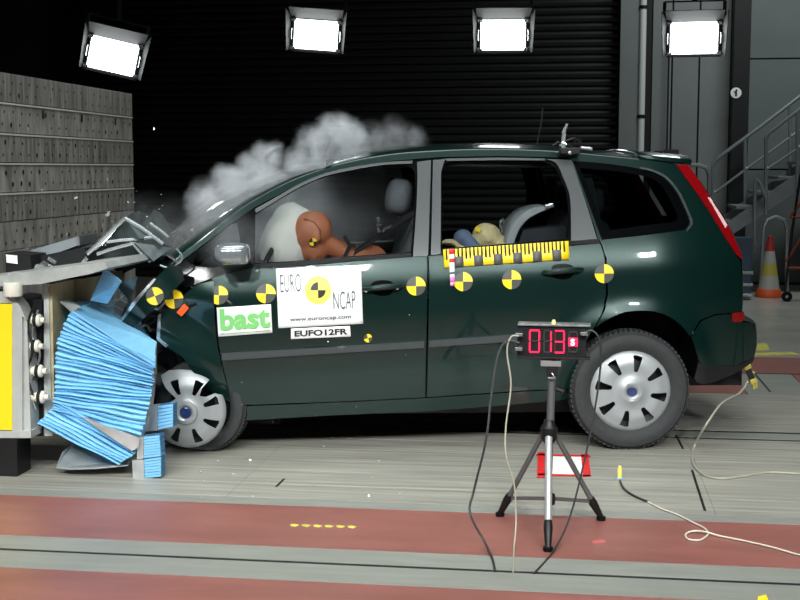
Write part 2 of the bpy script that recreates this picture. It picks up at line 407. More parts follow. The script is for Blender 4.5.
def panel(name, px, m, parent=None, holes=(), off=0.0, th=0.012, g=0.035, far=True, yf=None, smooth=True, own=False):
    """body panel traced in the side view, laid on the flank; a mirrored twin on the far flank"""
    outer = [S(*p, yf if own else None) for p in px]; hs = [[S(*p) for p in h] for h in holes]
    V, Fc = fill2d(outer, hs, g); fn = (lambda x, z: fside(x, z) - off) if yf is None else yf
    res = []
    for fr in ((False, True) if far else (False,)):
        vs, fs = sheet(V, Fc, fn, th, fr)
        # orientation: outer face must look towards -y on the near side
        o = me(name, vs, fs, m, parent or car, smooth, 40); res.append(o)
    return res if far else res[0]
def P2(pts, n=5): return [tuple(p) for p in crom(pts, n)]

# ---- traced lines (pixels)
roof_edge = P2([(168, 266), (190, 249), (215, 229), (250, 204), (290, 182), (335, 166), (385, 156), (430, 152), (490, 150), (555, 152), (610, 157), (650, 161), (676, 165)])
q_glass = [(186, 259), (205, 245), (232, 224), (237, 223), (240, 240), (240, 263), (212, 268), (192, 266)]
f_win = P2([(255, 215), (271, 205), (299, 188.5), (323, 178), (347, 172), (382, 166), (404, 165)], 4) + P2([(404, 165), (412, 168), (415, 177), (414.5, 207), (411, 252)], 4)[1:] + [(344, 257), (288, 261.5), (255, 263)]
r_win = P2([(442, 175), (444, 167), (452, 162), (500, 161), (540, 161.5), (555, 167.5), (561, 179), (567, 195), (569, 218), (569, 239)], 4) + [(540, 241), (442, 249)]
rq_out = P2([(573, 161), (610, 164), (650, 171), (664, 178), (676, 192), (686, 213), (689.5, 223), (685, 230)], 4) + [(640, 236), (602, 240)]
rq_in = P2([(580, 168), (615, 171), (648, 177), (660, 184), (668, 196), (678, 216), (675, 222)], 4) + [(640, 226), (606, 231)]
arch_r = P2([(569, 396), (571, 380), (578, 360), (590, 334), (602, 323), (620, 313.5), (641, 310.5), (662, 313.5), (680, 324), (692, 340), (698, 360), (694, 379)], 4)
ia = min(range(len(arch_r)), key=lambda i: abs(arch_r[i][0] - 593)); ib = min(range(len(arch_r)), key=lambda i: abs(arch_r[i][0] - 684) + (0 if arch_r[i][1] < 335 else 99))
belt = [(212, 278), (255, 267), (290, 265), (412, 257)]
# ---- doors
front_door = panel('front_door', belt + [(427, 256), (427, 300), (426, 350), (425, 397), (360, 400.5), (238, 405), (232, 398), (224, 370), (219, 345), (216.5, 320), (216, 290)], PAINT)
rear_door = panel('rear_door', [(429, 256), (520, 250), (600, 243.5), (604.5, 258), (606, 294), (603, 310), (597, 322)] + list(reversed(arch_r[2:ia])) + [(563, 388), (518, 391), (427, 397), (428, 350), (429, 300)], PAINT)
quarter = panel('quarter_panel', [(601, 243)] + [(598, 238)] + [(572, 160), (566, 152.5)] + [p for p in roof_edge if p[0] > 570] + [(690, 183), (708, 208), (724, 236), (735, 254), (741, 262), (743, 290), (742, 312), (715, 314), (700, 320), (690, 336)] + list(reversed(arch_r[ia + 1:ib + 1])) + [(599, 321), (605, 310), (608, 294), (606.5, 258)], PAINT, holes=[rq_out])
sill = panel('sill', [(234, 407), (360, 402), (428, 398.5), (518, 392.5), (566, 389), (569, 399), (520, 404.5), (423, 412), (330, 416), (238, 421)], PAINT, yf=lambda x, z: fside(x, z) + 0.012)
# ---- crumpled front wing
def fcrumple(x, z):
    return fside(x, z) + 0.012 * math.sin(9 * x + 14 * z) * max(0, min(1, (-1.95 - x) / 0.2))
def ffold(x, z): return -0.03 + 0.02 * math.sin(13 * x + 9 * z)
fender = panel('front_wing', [(214, 280), (198, 284), (186, 293), (172, 307), (160, 316), (158, 338), (166, 346), (183, 357), (191, 368), (200, 382), (214, 394), (230, 402), (226, 382), (217.5, 347), (214.5, 320), (214, 292)], PAINT, yf=fcrumple, g=0.025, far=False)
panel('folded_wing', [(170, 264), (182, 268), (184, 280), (168, 296), (150, 313), (134, 327), (122, 333), (119, 322), (136, 300), (155, 279)], PAINT, yf=ffold, g=0.03, far=False, own=True)
panel('wing_edge', [(158, 315), (161, 314), (160.5, 338), (168, 345), (166, 347), (157, 339)], RAWMETAL, yf=lambda x, z: fcrumple(x, z) - 0.006, g=0.03, far=False)
panel('wing_crease', [(122, 333), (118.5, 322), (135, 299), (154, 278), (156, 279.5), (138, 301), (121, 323), (124, 332)], RAWMETAL, yf=lambda x, z: ffold(x, z) - 0.006, g=0.03, far=False, own=True)
# ---- window frames, pillars, trims
frame = panel('window_frame', [(168, 267)] + [p for p in roof_edge if p[0] < 566] + [(571, 160), (600, 243), (520, 250), (429, 256), (412, 257), (290, 265), (255, 267), (212, 278), (186, 288), (176, 280)], FRAMEB, holes=[q_glass, f_win, r_win], yf=lambda x, z: fside(x, z) + 0.008)
panel('a_pillar_cover', [(169, 264.5)] + [p for p in roof_edge if p[0] < 345] + [(345, 168), (296, 185.5), (255, 207), (222, 230), (196, 250), (180, 262)], PAINT, off=0.002, th=0.008)
panel('roof_rail', [p for p in roof_edge if 335 < p[0] < 566] + [(566, 157.5), (500, 156), (440, 157), (390, 161), (340, 170)], PAINT, off=0.002, th=0.008)
panel('pillar_trim', [(417, 162), (431, 160), (428, 255.5), (413, 256.5), (416.5, 207), (417.5, 177)], GREYTRIM, off=0.004, th=0.01)
panel('pillar_trim', [(433, 160), (445, 159), (441, 172), (440.5, 254), (431, 255)], GREYTRIM, off=0.004, th=0.01)
panel('pillar_trim', P2([(545, 159), (556, 163), (563, 177), (569.5, 195), (571, 218), (571, 241)], 3) + [(597, 239), (585, 200), (571.5, 160)], GREYTRIM, off=0.004, th=0.01)
panel('window_surround', P2([(255, 209), (271, 200), (299, 184), (323, 174), (347, 168), (382, 162.5), (412, 160.5)], 4) + [(412, 163.5)] + list(reversed(P2([(256, 213), (271, 204), (299, 187.5), (323, 177), (347, 171), (382, 165), (412, 163.5)], 4)))[1:], MOULD, off=0.003, th=0.008, g=0.03)
panel('window_surround', [(445, 158.5), (500, 157.5), (545, 158.5), (545, 160.5), (500, 160), (447, 161)], GREYTRIM, off=0.003, th=0.008, g=0.03)
panel('belt_seal', [(255, 264), (288, 262.5), (344, 258), (411, 253), (411, 256.5), (344, 261.5), (288, 266.5), (255, 268)], RUBBER, off=0.008, th=0.012, g=0.03)
panel('belt_seal', [(441, 250.5), (540, 242.5), (598, 239.5), (600, 243), (540, 246.5), (441, 255)], RUBBER, off=0.008, th=0.012, g=0.03)
panel('front_quarter_window', q_glass, GLASS, th=0.004, yf=lambda x, z: fside(x, z) + 0.014)
panel('front_door_window', f_win, GLASS, th=0.004, yf=lambda x, z: fside(x, z) + 0.016)
panel('rear_door_window', r_win, GLASS, th=0.004, yf=lambda x, z: fside(x, z) + 0.016)
panel('rear_quarter_window', rq_in, GLASS_D, th=0.004, yf=lambda x, z: fside(x, z) + 0.010)
panel('quarter_window_seal', rq_out, SEALB, holes=[rq_in], th=0.012, yf=lambda x, z: fside(x, z) + 0.004, g=0.03)
panel('window_edge_reflection', P2([(640, 168.5), (651, 171), (665, 178), (677, 192), (687, 213), (690.5, 223), (686, 230)], 4) + list(reversed(P2([(640, 167), (652, 169.5), (666.5, 176.5), (679, 191), (689, 212), (692.5, 223), (687, 231.5)], 4))), GREYTRIM, off=0.004, th=0.008, g=0.03)  # pale strip modelled in place of the reflection along the window's paint edge
# ---- side mouldings, handles
panel('side_moulding', [(222, 353), (300, 348.5), (424, 341), (424, 347.5), (300, 355), (222, 360)], MOULD, front_door[0], off=0.014, th=0.014, far=False)
panel('side_moulding', [(429, 340.5), (500, 335.5), (580, 330), (580, 336), (500, 342), (429, 347)], MOULD, rear_door[0], off=0.014, th=0.014, far=False)
for dr, cx, cy, fl in ((front_door[0], 382, 288, 1), (rear_door[0], 562, 271.5, 0)):
    panel('handle_recess', P2([(cx - 12, cy), (cx - 9, cy - 6), (cx, cy - 8), (cx + 9, cy - 6.5), (cx + 12, cy - 1), (cx + 9, cy + 6), (cx, cy + 8), (cx - 9, cy + 6)], 3), SEALB, dr, off=0.003, th=0.004, g=0.02, far=False)
    a, b = S(cx - 19, cy + 1), S(cx + 21, cy - 2.5); pts = []
    for k in range(13):
        t = k / 12; q = a.lerp(b, t); pts.append((q.x, fside(q.x, q.y) - 0.012 - 0.03 * math.sin(PI * t) ** 0.6, q.y + 0.004 * math.sin(PI * t)))
    if fl == 1:
        for sx in (-16, 15): MB().lathe([(0, -0.012), (0.010, -0.010), (0.013, 0.0), (0.013, 0.012)], 12, 'y', L_y(cx + sx, cy + 1 - sx * 0.08, fside(*S(cx + sx, cy)) - 0.02)).build('handle_pin', RAWMETAL, dr, smooth=True)
    MB().tube(pts, [0.006 + 0.011 * math.sin(PI * min(1, max(0.05, k / 12))) ** 0.4 for k in range(13)], 10).build('door_handle', PAINT, dr, smooth=True)
# ---- tail light, rear bumper, reflector
TL = bpy.data.materials.new('tail_light_red'); TL.use_nodes = True; b = TL.node_tree.nodes['Principled BSDF']; b.inputs['Base Color'].default_value = (*lin((128, 9, 15)), 1); b.inputs['Roughness'].default_value = 0.12; b.inputs['Coat Weight'].default_value = 1
TLW = mat('tail_light_clear', (226, 190, 190), 0.15, coat=1)
tls = panel('tail_light', [(676, 164.5), (688, 165), (700, 182), (709, 196), (728, 225), (740, 251), (742, 260), (735.5, 254), (724, 236), (707, 208), (690, 184)], TL, off=0.006, th=0.02, g=0.03)
panel('reversing_lamp', [(707, 197), (710, 198), (727, 225), (725, 228)], TLW, tls[0], off=0.009, th=0.01, g=0.02, far=False)
bump_px = [(742, 313), (742, 322), (752, 323), (755.5, 328), (756, 345), (753.5, 357), (736, 365), (706, 366), (700, 364), (697, 356), (692, 340), (691, 337), (701, 321), (715, 315)]
def fbump(x, z): return fside(x, z) - 0.012
bump = panel('rear_bumper', bump_px, PAINT, yf=fbump, g=0.03)
panel('bumper_lip', [(753.5, 357.5), (752, 362), (735, 373), (714, 381.5), (703, 384), (696, 382), (694, 377), (698, 362), (701, 365), (736, 366)], PLASTIC, yf=fbump, g=0.03)
panel('reflector', [(731, 313), (743, 311.5), (743, 320), (738, 322), (731, 321)], TL, bump[0], yf=lambda x, z: fbump(x, z) - 0.006, g=0.02, far=False, th=0.01)
# ---- roof, windscreen, tailgate: lofts from flank to flank
RE = [S(*p) for p in roof_edge]
def edge3(q): return Vector((q.x, fside(q.x, q.y), q.y))
def loft(name, pts, m, w0=0.0, w1=1.0, nw=24, crown=0.055, bow=0.0, smooth=True, off=0.0, parent=None, th=0.0, fn=None):
    rows = []
    for q in pts:
        e = edge3(q); r = []
        for k in range(nw + 1):
            wv = w0 + (w1 - w0) * k / nw; s = 1 - (2 * wv - 1) ** 2; s = s ** 0.8
            cr = crown(q) if callable(crown) else crown; bo = bow(q) if callable(bow) else bow
            p = Vector((e.x + bo * s, e.y + (CW - 2 * e.y) * wv, e.z + cr * s - off))
            if fn: p = fn(p, wv)
            r.append(p)
        rows.append(r)
    o = MB().grid(rows).build(name, m, parent or car, smooth=smooth, sharp=60)
    if th:
        md = o.modifiers.new('thickness', 'SOLIDIFY'); md.thickness = th; md.offset = -1
    return o
xh = S(325, 166).x
roofpts = [q for q in RE if q.x > xh]; scr = [q for q in RE if q.x <= xh] + [roofpts[0]]
bowf = lambda q: -0.16 * max(0, min(1, (roofpts[0].x - q.x) / 0.5)) if q.x < xh else 0.0
crownf = lambda q: 0.05 + 0.03 * max(0, min(1, (roofpts[0].x - q.x) / 0.6)) - 0.02 * max(0, (q.x - 0.1) / 0.4)
roof = loft('roof', resample(roofpts, 40), PAINT, crown=crownf, bow=0.0, th=0.03)
loft('windscreen_pillar', resample(scr, 24), PAINT, 0.0, 0.05, 3, crown=crownf, bow=bowf, th=0.03)
loft('windscreen_pillar', resample(scr, 24), PAINT, 0.95, 1.0, 3, crown=crownf, bow=bowf, th=0.03)
loft('windscreen', resample(scr, 24), GLASS_C, 0.05, 0.95, 24, crown=crownf, bow=bowf)
# spoiler lip over the tailgate
sp0 = S(640, 158); sp1 = S(692, 163)
loft('rear_spoiler', [Vector((sp0.x + (sp1.x - sp0.x) * t, sp0.y + 0.012 + (sp1.y - sp0.y) * t)) for t in (0, 0.25, 0.5, 0.75, 1)], PAINT, crown=0.045, bow=lambda q: 0.05 * (q.x - sp0.x) / (sp1.x - sp0.x), th=0.025)
tail = P2([(686, 166), (700, 182), (709, 196), (728, 225), (740, 251), (742, 262), (743, 290), (742, 318)], 4)
TE = [S(*p) for p in tail]
tg = loft('tailgate', [q for q in TE if q.y < S(726, 222).y] , PAINT, 0.0, 1.0, 24, crown=0.0, bow=0.09)
loft('rear_window', [q for q in TE if q.y >= S(730, 229).y], GLASS_D, 0.04, 0.96, 24, crown=0.0, bow=0.09)
loft('bumper_beam', [S(*p) for p in P2([(742, 320), (752, 323), (755.5, 328), (756, 345), (753.5, 357), (752, 362), (738, 371)], 3)], PAINT, 0.0, 1.0, 24, crown=0.0, bow=0.10)
# ---- wheel housings and underbody
for far in (False, True):
    rows = []
    for p in arch_r[1:]:
        q = S(*p); y = fside(q.x, q.y) + 0.01; a = (q.x, y, q.y); b = (q.x * 0.98, 0.42, q.y)
        rows.append([(v[0], CW - v[1] if far else v[1], v[2]) for v in (a, (q.x, 0.2, q.y + 0.01), b)])
    MB().grid(rows).build('wheel_housing', RUBBER, car)
    y = CW - 0.42 if far else 0.42
    MB().box((0.02, y, 0.56), (0.80, 0.02, 0.50)).build('housing_wall', RUBBER, car)
floorpan = MB(); q0, q1 = S(240, 408), S(566, 392)
floorpan.prism([(q0.x - 0.1, 0.12, q0.y + 0.0), (q1.x, 0.12, q1.y + 0.0), (q1.x, 0.12, q1.y + 0.1), (q0.x - 0.1, 0.12, q0.y + 0.1)], (0, CW - 0.24, 0)); floorpan.box((0.2, CW / 2, 0.36), (1.1, 0.95, 0.16)); floorpan.box((-0.55, 0.55, 0.17), (1.9, 0.12, 0.1)); floorpan.box((0.0, CW / 2, 0.3), (0.09, 1.3, 0.09))
floorpan.build('underbody', BLACKM, car)
# ---- door mirror
c = L_y(232, 254, -0.09)
mb = MB(); prof = []
bm = bmesh.new(); bmesh.ops.create_uvsphere(bm, u_segments=24, v_segments=16, radius=1)
for v in bm.verts:
    x, y, z = v.co; sg = lambda t, e: math.copysign(abs(t) ** e, t)
    v.co = (sg(x, 0.55) * 0.095, sg(y, 0.7) * 0.10, sg(z, 0.6) * 0.058 * (1 + 0.15 * x))
bm.verts.index_update(); mb.add([v.co + c for v in bm.verts], [[v.index for v in f.verts] for f in bm.faces]); bm.free()
mirror = mb.build('door_mirror', mat('mirror_housing', (150, 160, 164), 0.16, 0.6, 1.0), car, smooth=True, sharp=80)
MB().bar(c + Vector((0.06, 0.05, -0.02)), c + Vector((0.08, 0.2, -0.05)), 0.05, 0.04).build('mirror_arm', PLASTIC, mirror)
MB().bar(c + Vector((-0.09, -0.094, -0.02)), c + Vector((-0.04, -0.1, -0.055)), 0.006, 0.02).build('mirror_seam', PLASTIC, mirror)
# ---- orange side repeater hanging on the wing
c = L_y(183, 310, fcrumple(*S(183, 310)) - 0.02)
MB().box(c, (0.062, 0.03, 0.036), (0, math.radians(-48), 0), bev=0.006).build('side_repeater', mat('indicator_orange', (232, 88, 36), 0.3, coat=0.5), car, smooth=True)
c = L_y(193, 305, fcrumple(*S(193, 305)) - 0.002)
MB().box(c, (0.045, 0.012, 0.018), (0, math.radians(-20), 0), bev=0.004).build('repeater_hole', RUBBER, car)
# ---- wheels
def hub_sheet(R=0.225, slots=8, rot=0.0, cut=None, dish=0.022):
    """hubcap disc with wedge slots; optional list of removed polygons (u,v in units of R)"""
    outer = [Vector((R * math.cos(a), R * math.sin(a))) for a in [2 * PI * k / 72 for k in range(72)]]
    if cut: outer = [Vector((u * R, v * R)) for u, v in cut]
    holes = []
    for k in range(slots):
        a = rot + 2 * PI * k / slots; ca, sa = math.cos(a), math.sin(a); h = []
        for r, s in ((0.50, -0.05), (0.475, 0.0), (0.50, 0.05), (0.70, 0.09), (0.86, 0.125), (0.88, 0.05), (0.86, -0.11), (0.70, -0.08)):
            h.append(Vector(((r * ca - s * sa) * R, (r * sa + s * ca) * R)))
        cen = sum(h, Vector((0, 0))) / len(h)
        if inpoly(cen, outer) and all(inpoly(q, outer) for q in h): holes.append(h)
    V, Fc = fill2d(outer, holes, 0.016)
    def prof(x, z):
        r = math.hypot(x, z) / R
        y = -dish * (1 - 0.9 * r * r) + 0.004 * math.cos(r * 14)
        if r < 0.30: y += 0.010 * max(0, 1 - abs(r - 0.22) / 0.08) * -1
        if r > 0.93: y += (r - 0.93) * 0.25
        return y
    return V, Fc, prof
BADGE = mat('badge_blue', (28, 44, 96), 0.25, coat=1)
def wheel(x, y, z, side, rotz=0.0, rotx=0.0, dish=True, flat=0.0, spin=0.0, sc=1.0):
    """side -1: face towards -y"""
    prof = [(0.216, 0.006), (0.228, 0.0), (0.242, -0.010), (0.275, -0.012), (0.298, -0.004), (0.312, 0.018), (0.316, 0.05), (0.316, 0.155), (0.310, 0.185), (0.29, 0.2), (0.24, 0.205), (0.216, 0.195), (0.216, 0.006)]
    mb = MB().lathe(prof, 72, 'y')
    for k in range(72):                                 # tread blocks round the edge
        a = 2 * PI * k / 72; mb.box((0.3155 * math.cos(a), 0.045, 0.3155 * math.sin(a)), (0.010, 0.05, 0.018), (0, -a, 0)); mb.box((0.3155 * math.cos(a + 0.04), 0.105, 0.3155 * math.sin(a + 0.04)), (0.010, 0.05, 0.018), (0, -a, 0))
    R = Matrix.Rotation(rotz, 3, 'Z') @ Matrix.Rotation(rotx, 3, 'X')
    if side > 0: R = R @ Matrix.Rotation(PI, 3, 'Z')
    def place(v):
        v = R @ Vector(v) + Vector((x, y, z))
        return v
    if flat:
        flat /= sc
        for v in mb.v:
            if v.z < -flat: v.z = -flat + (v.z + flat) * 0.12; v.y += -0.02
    mb.v = [place(v * sc) for v in mb.v]
    tyre = mb.build('wheel', TYRE, car, smooth=True, sharp=35)
    rim = MB().lathe([(0.0, 0.06), (0.08, 0.05), (0.10, 0.035), (0.17, 0.05), (0.205, 0.03)], 40, 'y'); rim.v = [place(v * sc) for v in rim.v]; rim.build('steel_rim', BLACKM, tyre, smooth=True)
    if dish:
        V, Fc, pf = hub_sheet(rot=spin); vs, fs = sheet(V, Fc, pf, 0.005, False)
        cap = me('hubcap', [place(v) for v in vs], fs, SILVER, tyre, True, 40)
        bd = MB().lathe([(0.0, -0.034), (0.026, -0.033), (0.029, -0.028), (0.029, -0.01)], 28, 'y', sx=1.0, sy=0.85); bd.v = [place(v) for v in bd.v]; bd.build('badge', BADGE, tyre, smooth=True)
        rg = MB().lathe([(0.030, -0.026), (0.040, -0.031), (0.054, -0.028), (0.058, -0.018)], 36, 'y'); rg.v = [place(v) for v in rg.v]; rg.build('hub_ring', SILVER, tyre, smooth=True)
    return tyre
qc = L_y(630, 391, 0.02)
wheel(qc.x, 0.0, 0.3265, -1, spin=math.radians(34), sc=1.025); wheel(qc.x, CW - 0.035, 0.3265, 1, sc=1.025)
fc = L_y(187, 411, -0.02); fx, fz = fc.x, fc.z
print('front hub', fx, fz)
wheel(fx + 0.08, CW - 0.05, 0.318, 1, dish=True)
# struck front wheel: tyre off its bead, hubcap torn and bent
wt = wheel(fx + 0.055, 0.10, fz + 0.0, -1, rotz=math.radians(-14), dish=False, flat=max(0.1, fz - 0.012), sc=0.80)
cutp = []
for k in range(0, 61):
    a = math.radians(102 - k * 5.0)                         # from the top clockwise round to the left
    cutp.append((math.cos(a), math.sin(a)))
cutp = [c for c in cutp if not (-0.02 < math.atan2(c[1], c[0]) - 0.75 < 0.45)]
cutp = [(math.cos(math.radians(a)), math.sin(math.radians(a))) for a in range(78, 52, -6)] + [(0.42, 0.62), (0.36, 0.42), (0.52, 0.40), (0.74, 0.48)] + [(math.cos(math.radians(a)), math.sin(math.radians(a))) for a in range(24, -164, -6)] + [(-0.8, -0.05), (-0.45, 0.22), (-0.25, 0.36), (-0.52, 0.62), (-0.72, 0.88), (-0.5, 1.02), (-0.2, 1.06), (0.1, 1.05)]
V, Fc, pf = hub_sheet(R=0.205, rot=0.35, cut=cutp)
vs, fs = sheet(V, Fc, lambda x, z: pf(x, z) + 0.10 * max(0, x - 0.05) + 0.05 * max(0, z - 0.08), 0.006, False)
R = Matrix.Rotation(math.radians(-7), 3, 'Z') @ Matrix.Rotation(math.radians(4), 3, 'X')
me('torn_hubcap', [R @ Vector(v) + Vector((fx, -0.03, fz)) for v in vs], fs, SILVER, wt, True, 40)
bd = MB().lathe([(0.0, -0.040), (0.026, -0.039), (0.031, -0.034), (0.033, 0.0)], 28, 'y'); bd.v = [R @ v + Vector((fx, -0.03, fz)) for v in bd.v]; bd.build('badge', BADGE, wt, smooth=True)
rg = MB().lathe([(0.033, -0.030), (0.045, -0.037), (0.060, -0.034), (0.066, -0.018)], 36, 'y'); rg.v = [R @ v + Vector((fx, -0.03, fz)) for v in rg.v]; rg.build('hub_ring', SILVER, wt, smooth=True)
# ---- crumpled bonnet and torn front structure
rnd = random.Random(5)
prof = [(180, 262), (160, 248), (146, 238), (133, 225), (125, 218), (112, 230), (98, 244), (84, 257), (66, 272)]
rows = []
for j in range(9):
    Y = 0.10 + 1.55 * j / 8; row = []
    for i, p in enumerate(prof):
        q = L_y(p[0], p[1], 0.12); hump = 0.0 if j == 0 else (0.05 * math.sin(j * 1.9 + i * 0.8) - 0.05 * (j / 8))
        row.append((q.x + (rnd.uniform(-0.02, 0.02) if j else 0), Y + rnd.uniform(-0.02, 0.02) + (0.12 if i in (5, 6) and j == 0 else 0), q.z + hump + (0 if j == 0 else rnd.uniform(-0.015, 0.015))))
    rows.append(row)
bon = MB().grid(rows).build('crumpled_bonnet', PAINT_IN, car, smooth=False)
md = bon.modifiers.new('thickness', 'SOLIDIFY'); md.thickness = 0.012; md.material_offset_rim = 1; bon.data.materials.append(RAWMETAL)
def cstrip(name, pts, r, Y, m=RAWMETAL, n=6, par=None):
    return MB().tube([L_y(p[0], p[1], Y if not isinstance(Y, (list, tuple)) else Y[i]) for i, p in enumerate(pts)], r, n).build(name, m, par or car, smooth=True)
for pts, r in (([(125, 218), (108, 234), (96, 246), (78, 262)], 0.012), ([(125, 218), (142, 228), (158, 240), (163, 244)], 0.011), ([(107, 242), (122, 240), (138, 239), (152, 237)], 0.009), ([(97, 254), (115, 248), (134, 243)], 0.010), ([(134, 243), (141, 252), (151, 262)], 0.013), ([(150, 223), (160, 230), (168, 237)], 0.008)):
    cstrip('bent_strip', pts, r, 0.05, RAWMETAL, 6, bon)
# folded metal sheets of the bonnet: each a bent facet
def facet(name, pts, Ys, m, par=None, th=0.01):
    o = MB().add([L_y(p[0], p[1], y) for p, y in zip(pts, Ys)], [tuple(range(len(pts)))] if len(pts) == 3 else [(0, 1, 2), (0, 2, 3)] + ([(0, 3, 4)] if len(pts) > 4 else [])).build(name, m, par or car)
    md = o.modifiers.new('thickness', 'SOLIDIFY'); md.thickness = th; return o
SHINE = mat('crushed_sheet', (74, 84, 86), 0.3, 0.7, 0.4, var=0.45, scale=7, bump=0.3)
facet('bonnet_fold', [(125, 218), (108, 240), (140, 239), (152, 237)], [0.05, 0.1, 0.03, 0.06], SHINE, bon)
facet('bonnet_fold', [(134, 243), (152, 238), (172, 248), (153, 262)], [0.03, 0.06, 0.1, 0.02], SHINE, bon)
facet('bonnet_fold', [(98, 254), (134, 244), (148, 262), (120, 275)], [0.25, 0.2, 0.2, 0.3], mat('crushed_sheet_dark', (46, 56, 56), 0.3, 0.6, 0.6, var=0.5, scale=9), bon)
facet('headlamp_shard', [(118, 284), (138, 276), (128, 312), (112, 322)], [0.02, 0.0, 0.05, 0.02], SHINE, car)
facet('headlamp_shard', [(96, 300), (112, 282), (128, 300), (118, 322), (100, 316)], [-0.08, -0.02, -0.05, -0.1, -0.1], glass('headlamp_glass', (0.82, 0.88, 0.88), milky=0.5), car)
# engine-bay mass behind the wreckage
def rough_block(name, c, d, m, seed, par=None, amp=0.03):
    bm = bmesh.new(); bmesh.ops.create_cube(bm, size=1); bmesh.ops.subdivide_edges(bm, edges=bm.edges[:], cuts=4, use_grid_fill=True)
    rr = random.Random(seed)
    for v in bm.verts: v.co = Vector((v.co.x * d[0], v.co.y * d[1], v.co.z * d[2])) + Vector(c) + Vector((rr.uniform(-amp, amp), rr.uniform(-amp, amp), rr.uniform(-amp, amp)))
    o = MB(); bm.verts.index_update(); o.add([v.co for v in bm.verts], [[v.index for v in f.verts] for f in bm.faces]); bm.free()
    return o.build(name, m, par or car)
ec = L_y(150, 320, 0.9)
rough_block('engine_block', (fx + 0.28, 1.05, 0.60), (0.45, 1.15, 0.46), mat('engine_metal', (62, 66, 68), 0.45, 0.7, var=0.5, scale=8), 3, amp=0.045)
rough_block('inner_wing', (fx + 0.10, 0.42, 0.45), (0.74, 0.16, 0.66), BLACKM, 4)
rough_block('crushed_bumper', (fx - 0.02, 0.9, 0.45), (0.12, 1.4, 0.32), PLASTIC, 6)
rough_block('bulkhead', (fx + 0.48, 0.9, 0.6), (0.06, 1.45, 0.75), BLACKM, 8, amp=0.01)
rough_block('far_wing', (fx + 0.05, CW - 0.12, 0.68), (0.75, 0.06, 0.42), PAINT, 9, amp=0.03)
for k in range(16):
    a = Vector((fx + rnd.uniform(-0.25, 0.3), rnd.uniform(0.0, 0.4), rnd.uniform(0.62, 0.88))); pts = [a]
    for _ in range(4): pts.append(pts[-1] + Vector((rnd.uniform(-0.09, 0.09), rnd.uniform(-0.05, 0.05), rnd.uniform(-0.06, 0.05))))
    MB().tube(crom(pts, 4), rnd.uniform(0.004, 0.011), 6).build('torn_hose', (PLASTIC, RAWMETAL, SHINE)[k % 3], car, smooth=True)
cstrip('seal_loop', P2([(160, 265), (170, 268), (180, 262), (182, 256), (176, 248)], 4), 0.006, -0.0, RAWMETAL)
# ---- interior
def soft(name, c, d, m, par=None, rot=(0, 0, 0), e=0.55, seg=20):
    bm = bmesh.new(); bmesh.ops.create_uvsphere(bm, u_segments=seg, v_segments=14, radius=1); sg = lambda t: math.copysign(abs(t) ** e, t)
    Rm = Matrix.Rotation(rot[2], 3, 'Z') @ Matrix.Rotation(rot[1], 3, 'Y') @ Matrix.Rotation(rot[0], 3, 'X')
    vs = [Rm @ Vector((sg(v.co.x) * d[0] / 2, sg(v.co.y) * d[1] / 2, sg(v.co.z) * d[2] / 2)) + Vector(c) for v in bm.verts]
    bm.verts.index_update(); o = MB().add(vs, [[v.index for v in f.verts] for f in bm.faces]); bm.free()
    return o.build(name, m, par or car, smooth=True, sharp=80)
for yc in (0.47, CW - 0.47):
    h = L_y(397, 197, 0.47); s0 = L_y(408, 240, 0.47)
    st = soft('front_seat', (s0.x + 0.03, yc, s0.z - 0.16), (0.17, 0.48, 0.66), SEATF, rot=(0, math.radians(14), 0))
    soft('headrest', (h.x + 0.01, yc, h.z), (0.15, 0.30, 0.21), SEATF, st, rot=(0, math.radians(10), 0), e=0.7)
    soft('seat_cushion', (s0.x - 0.25, yc, s0.z - 0.5), (0.52, 0.5, 0.16), SEATF, st)
rs = L_y(566, 215, 0.6)
soft('rear_bench', (rs.x + 0.06, CW / 2, rs.z - 0.30), (0.20, 1.35, 0.62), SEATD, rot=(0, math.radians(16), 0), e=0.4)
soft('rear_bench_cushion', (rs.x - 0.25, CW / 2, rs.z - 0.62), (0.55, 1.35, 0.18), SEATD, e=0.4)
for yc in (0.45, 0.9, 1.35): soft('rear_headrest', (rs.x + 0.13, yc, rs.z + 0.08), (0.10, 0.24, 0.16), SEATD, e=0.7)
ds = L_y(250, 262, 0.3)
soft('dashboard', (ds.x - 0.08, CW / 2, ds.z - 0.12), (0.46, 1.42, 0.26), PLASTIC, e=0.45)
sw = L_y(282, 250, 0.47)
mb = MB(); Rw = Matrix.Rotation(math.radians(-62), 3, 'Y')
mb.tube([Rw @ Vector((0.185 * math.cos(a), 0.185 * math.sin(a), 0)) + Vector((sw.x - 0.12, 0.47, sw.z - 0.12)) for a in [2 * PI * k / 32 for k in range(32)]], 0.015, 8, closed=True)
mb.bar(Vector((sw.x - 0.12, 0.30, sw.z - 0.12)), Vector((sw.x - 0.12, 0.64, sw.z - 0.12)), 0.03, 0.05)
mb.tube([(sw.x - 0.12, 0.47, sw.z - 0.12), (sw.x - 0.30, 0.47, sw.z - 0.22)], 0.03, 10)
mb.build('steering_wheel', PLASTIC, car, smooth=True)
# inflated airbag between wheel and dummy
AIRB = mat('airbag_white', (236, 236, 230), 0.85, var=0.03, scale=5, bump=0.15)
a0 = L_y(289, 240, 0.60)
ab = soft('airbag', (a0.x, 0.55, a0.z), (0.31, 0.42, 0.42), AIRB, rot=(0, math.radians(24), 0), e=0.85, seg=32)
tx = bpy.data.textures.new('folds', 'CLOUDS'); tx.noise_scale = 0.16
md = ab.modifiers.new('sub', 'SUBSURF'); md.levels = md.render_levels = 1
md = ab.modifiers.new('folds', 'DISPLACE'); md.texture = tx; md.strength = 0.05; md.mid_level = 0.5; md.texture_coords = 'LOCAL'
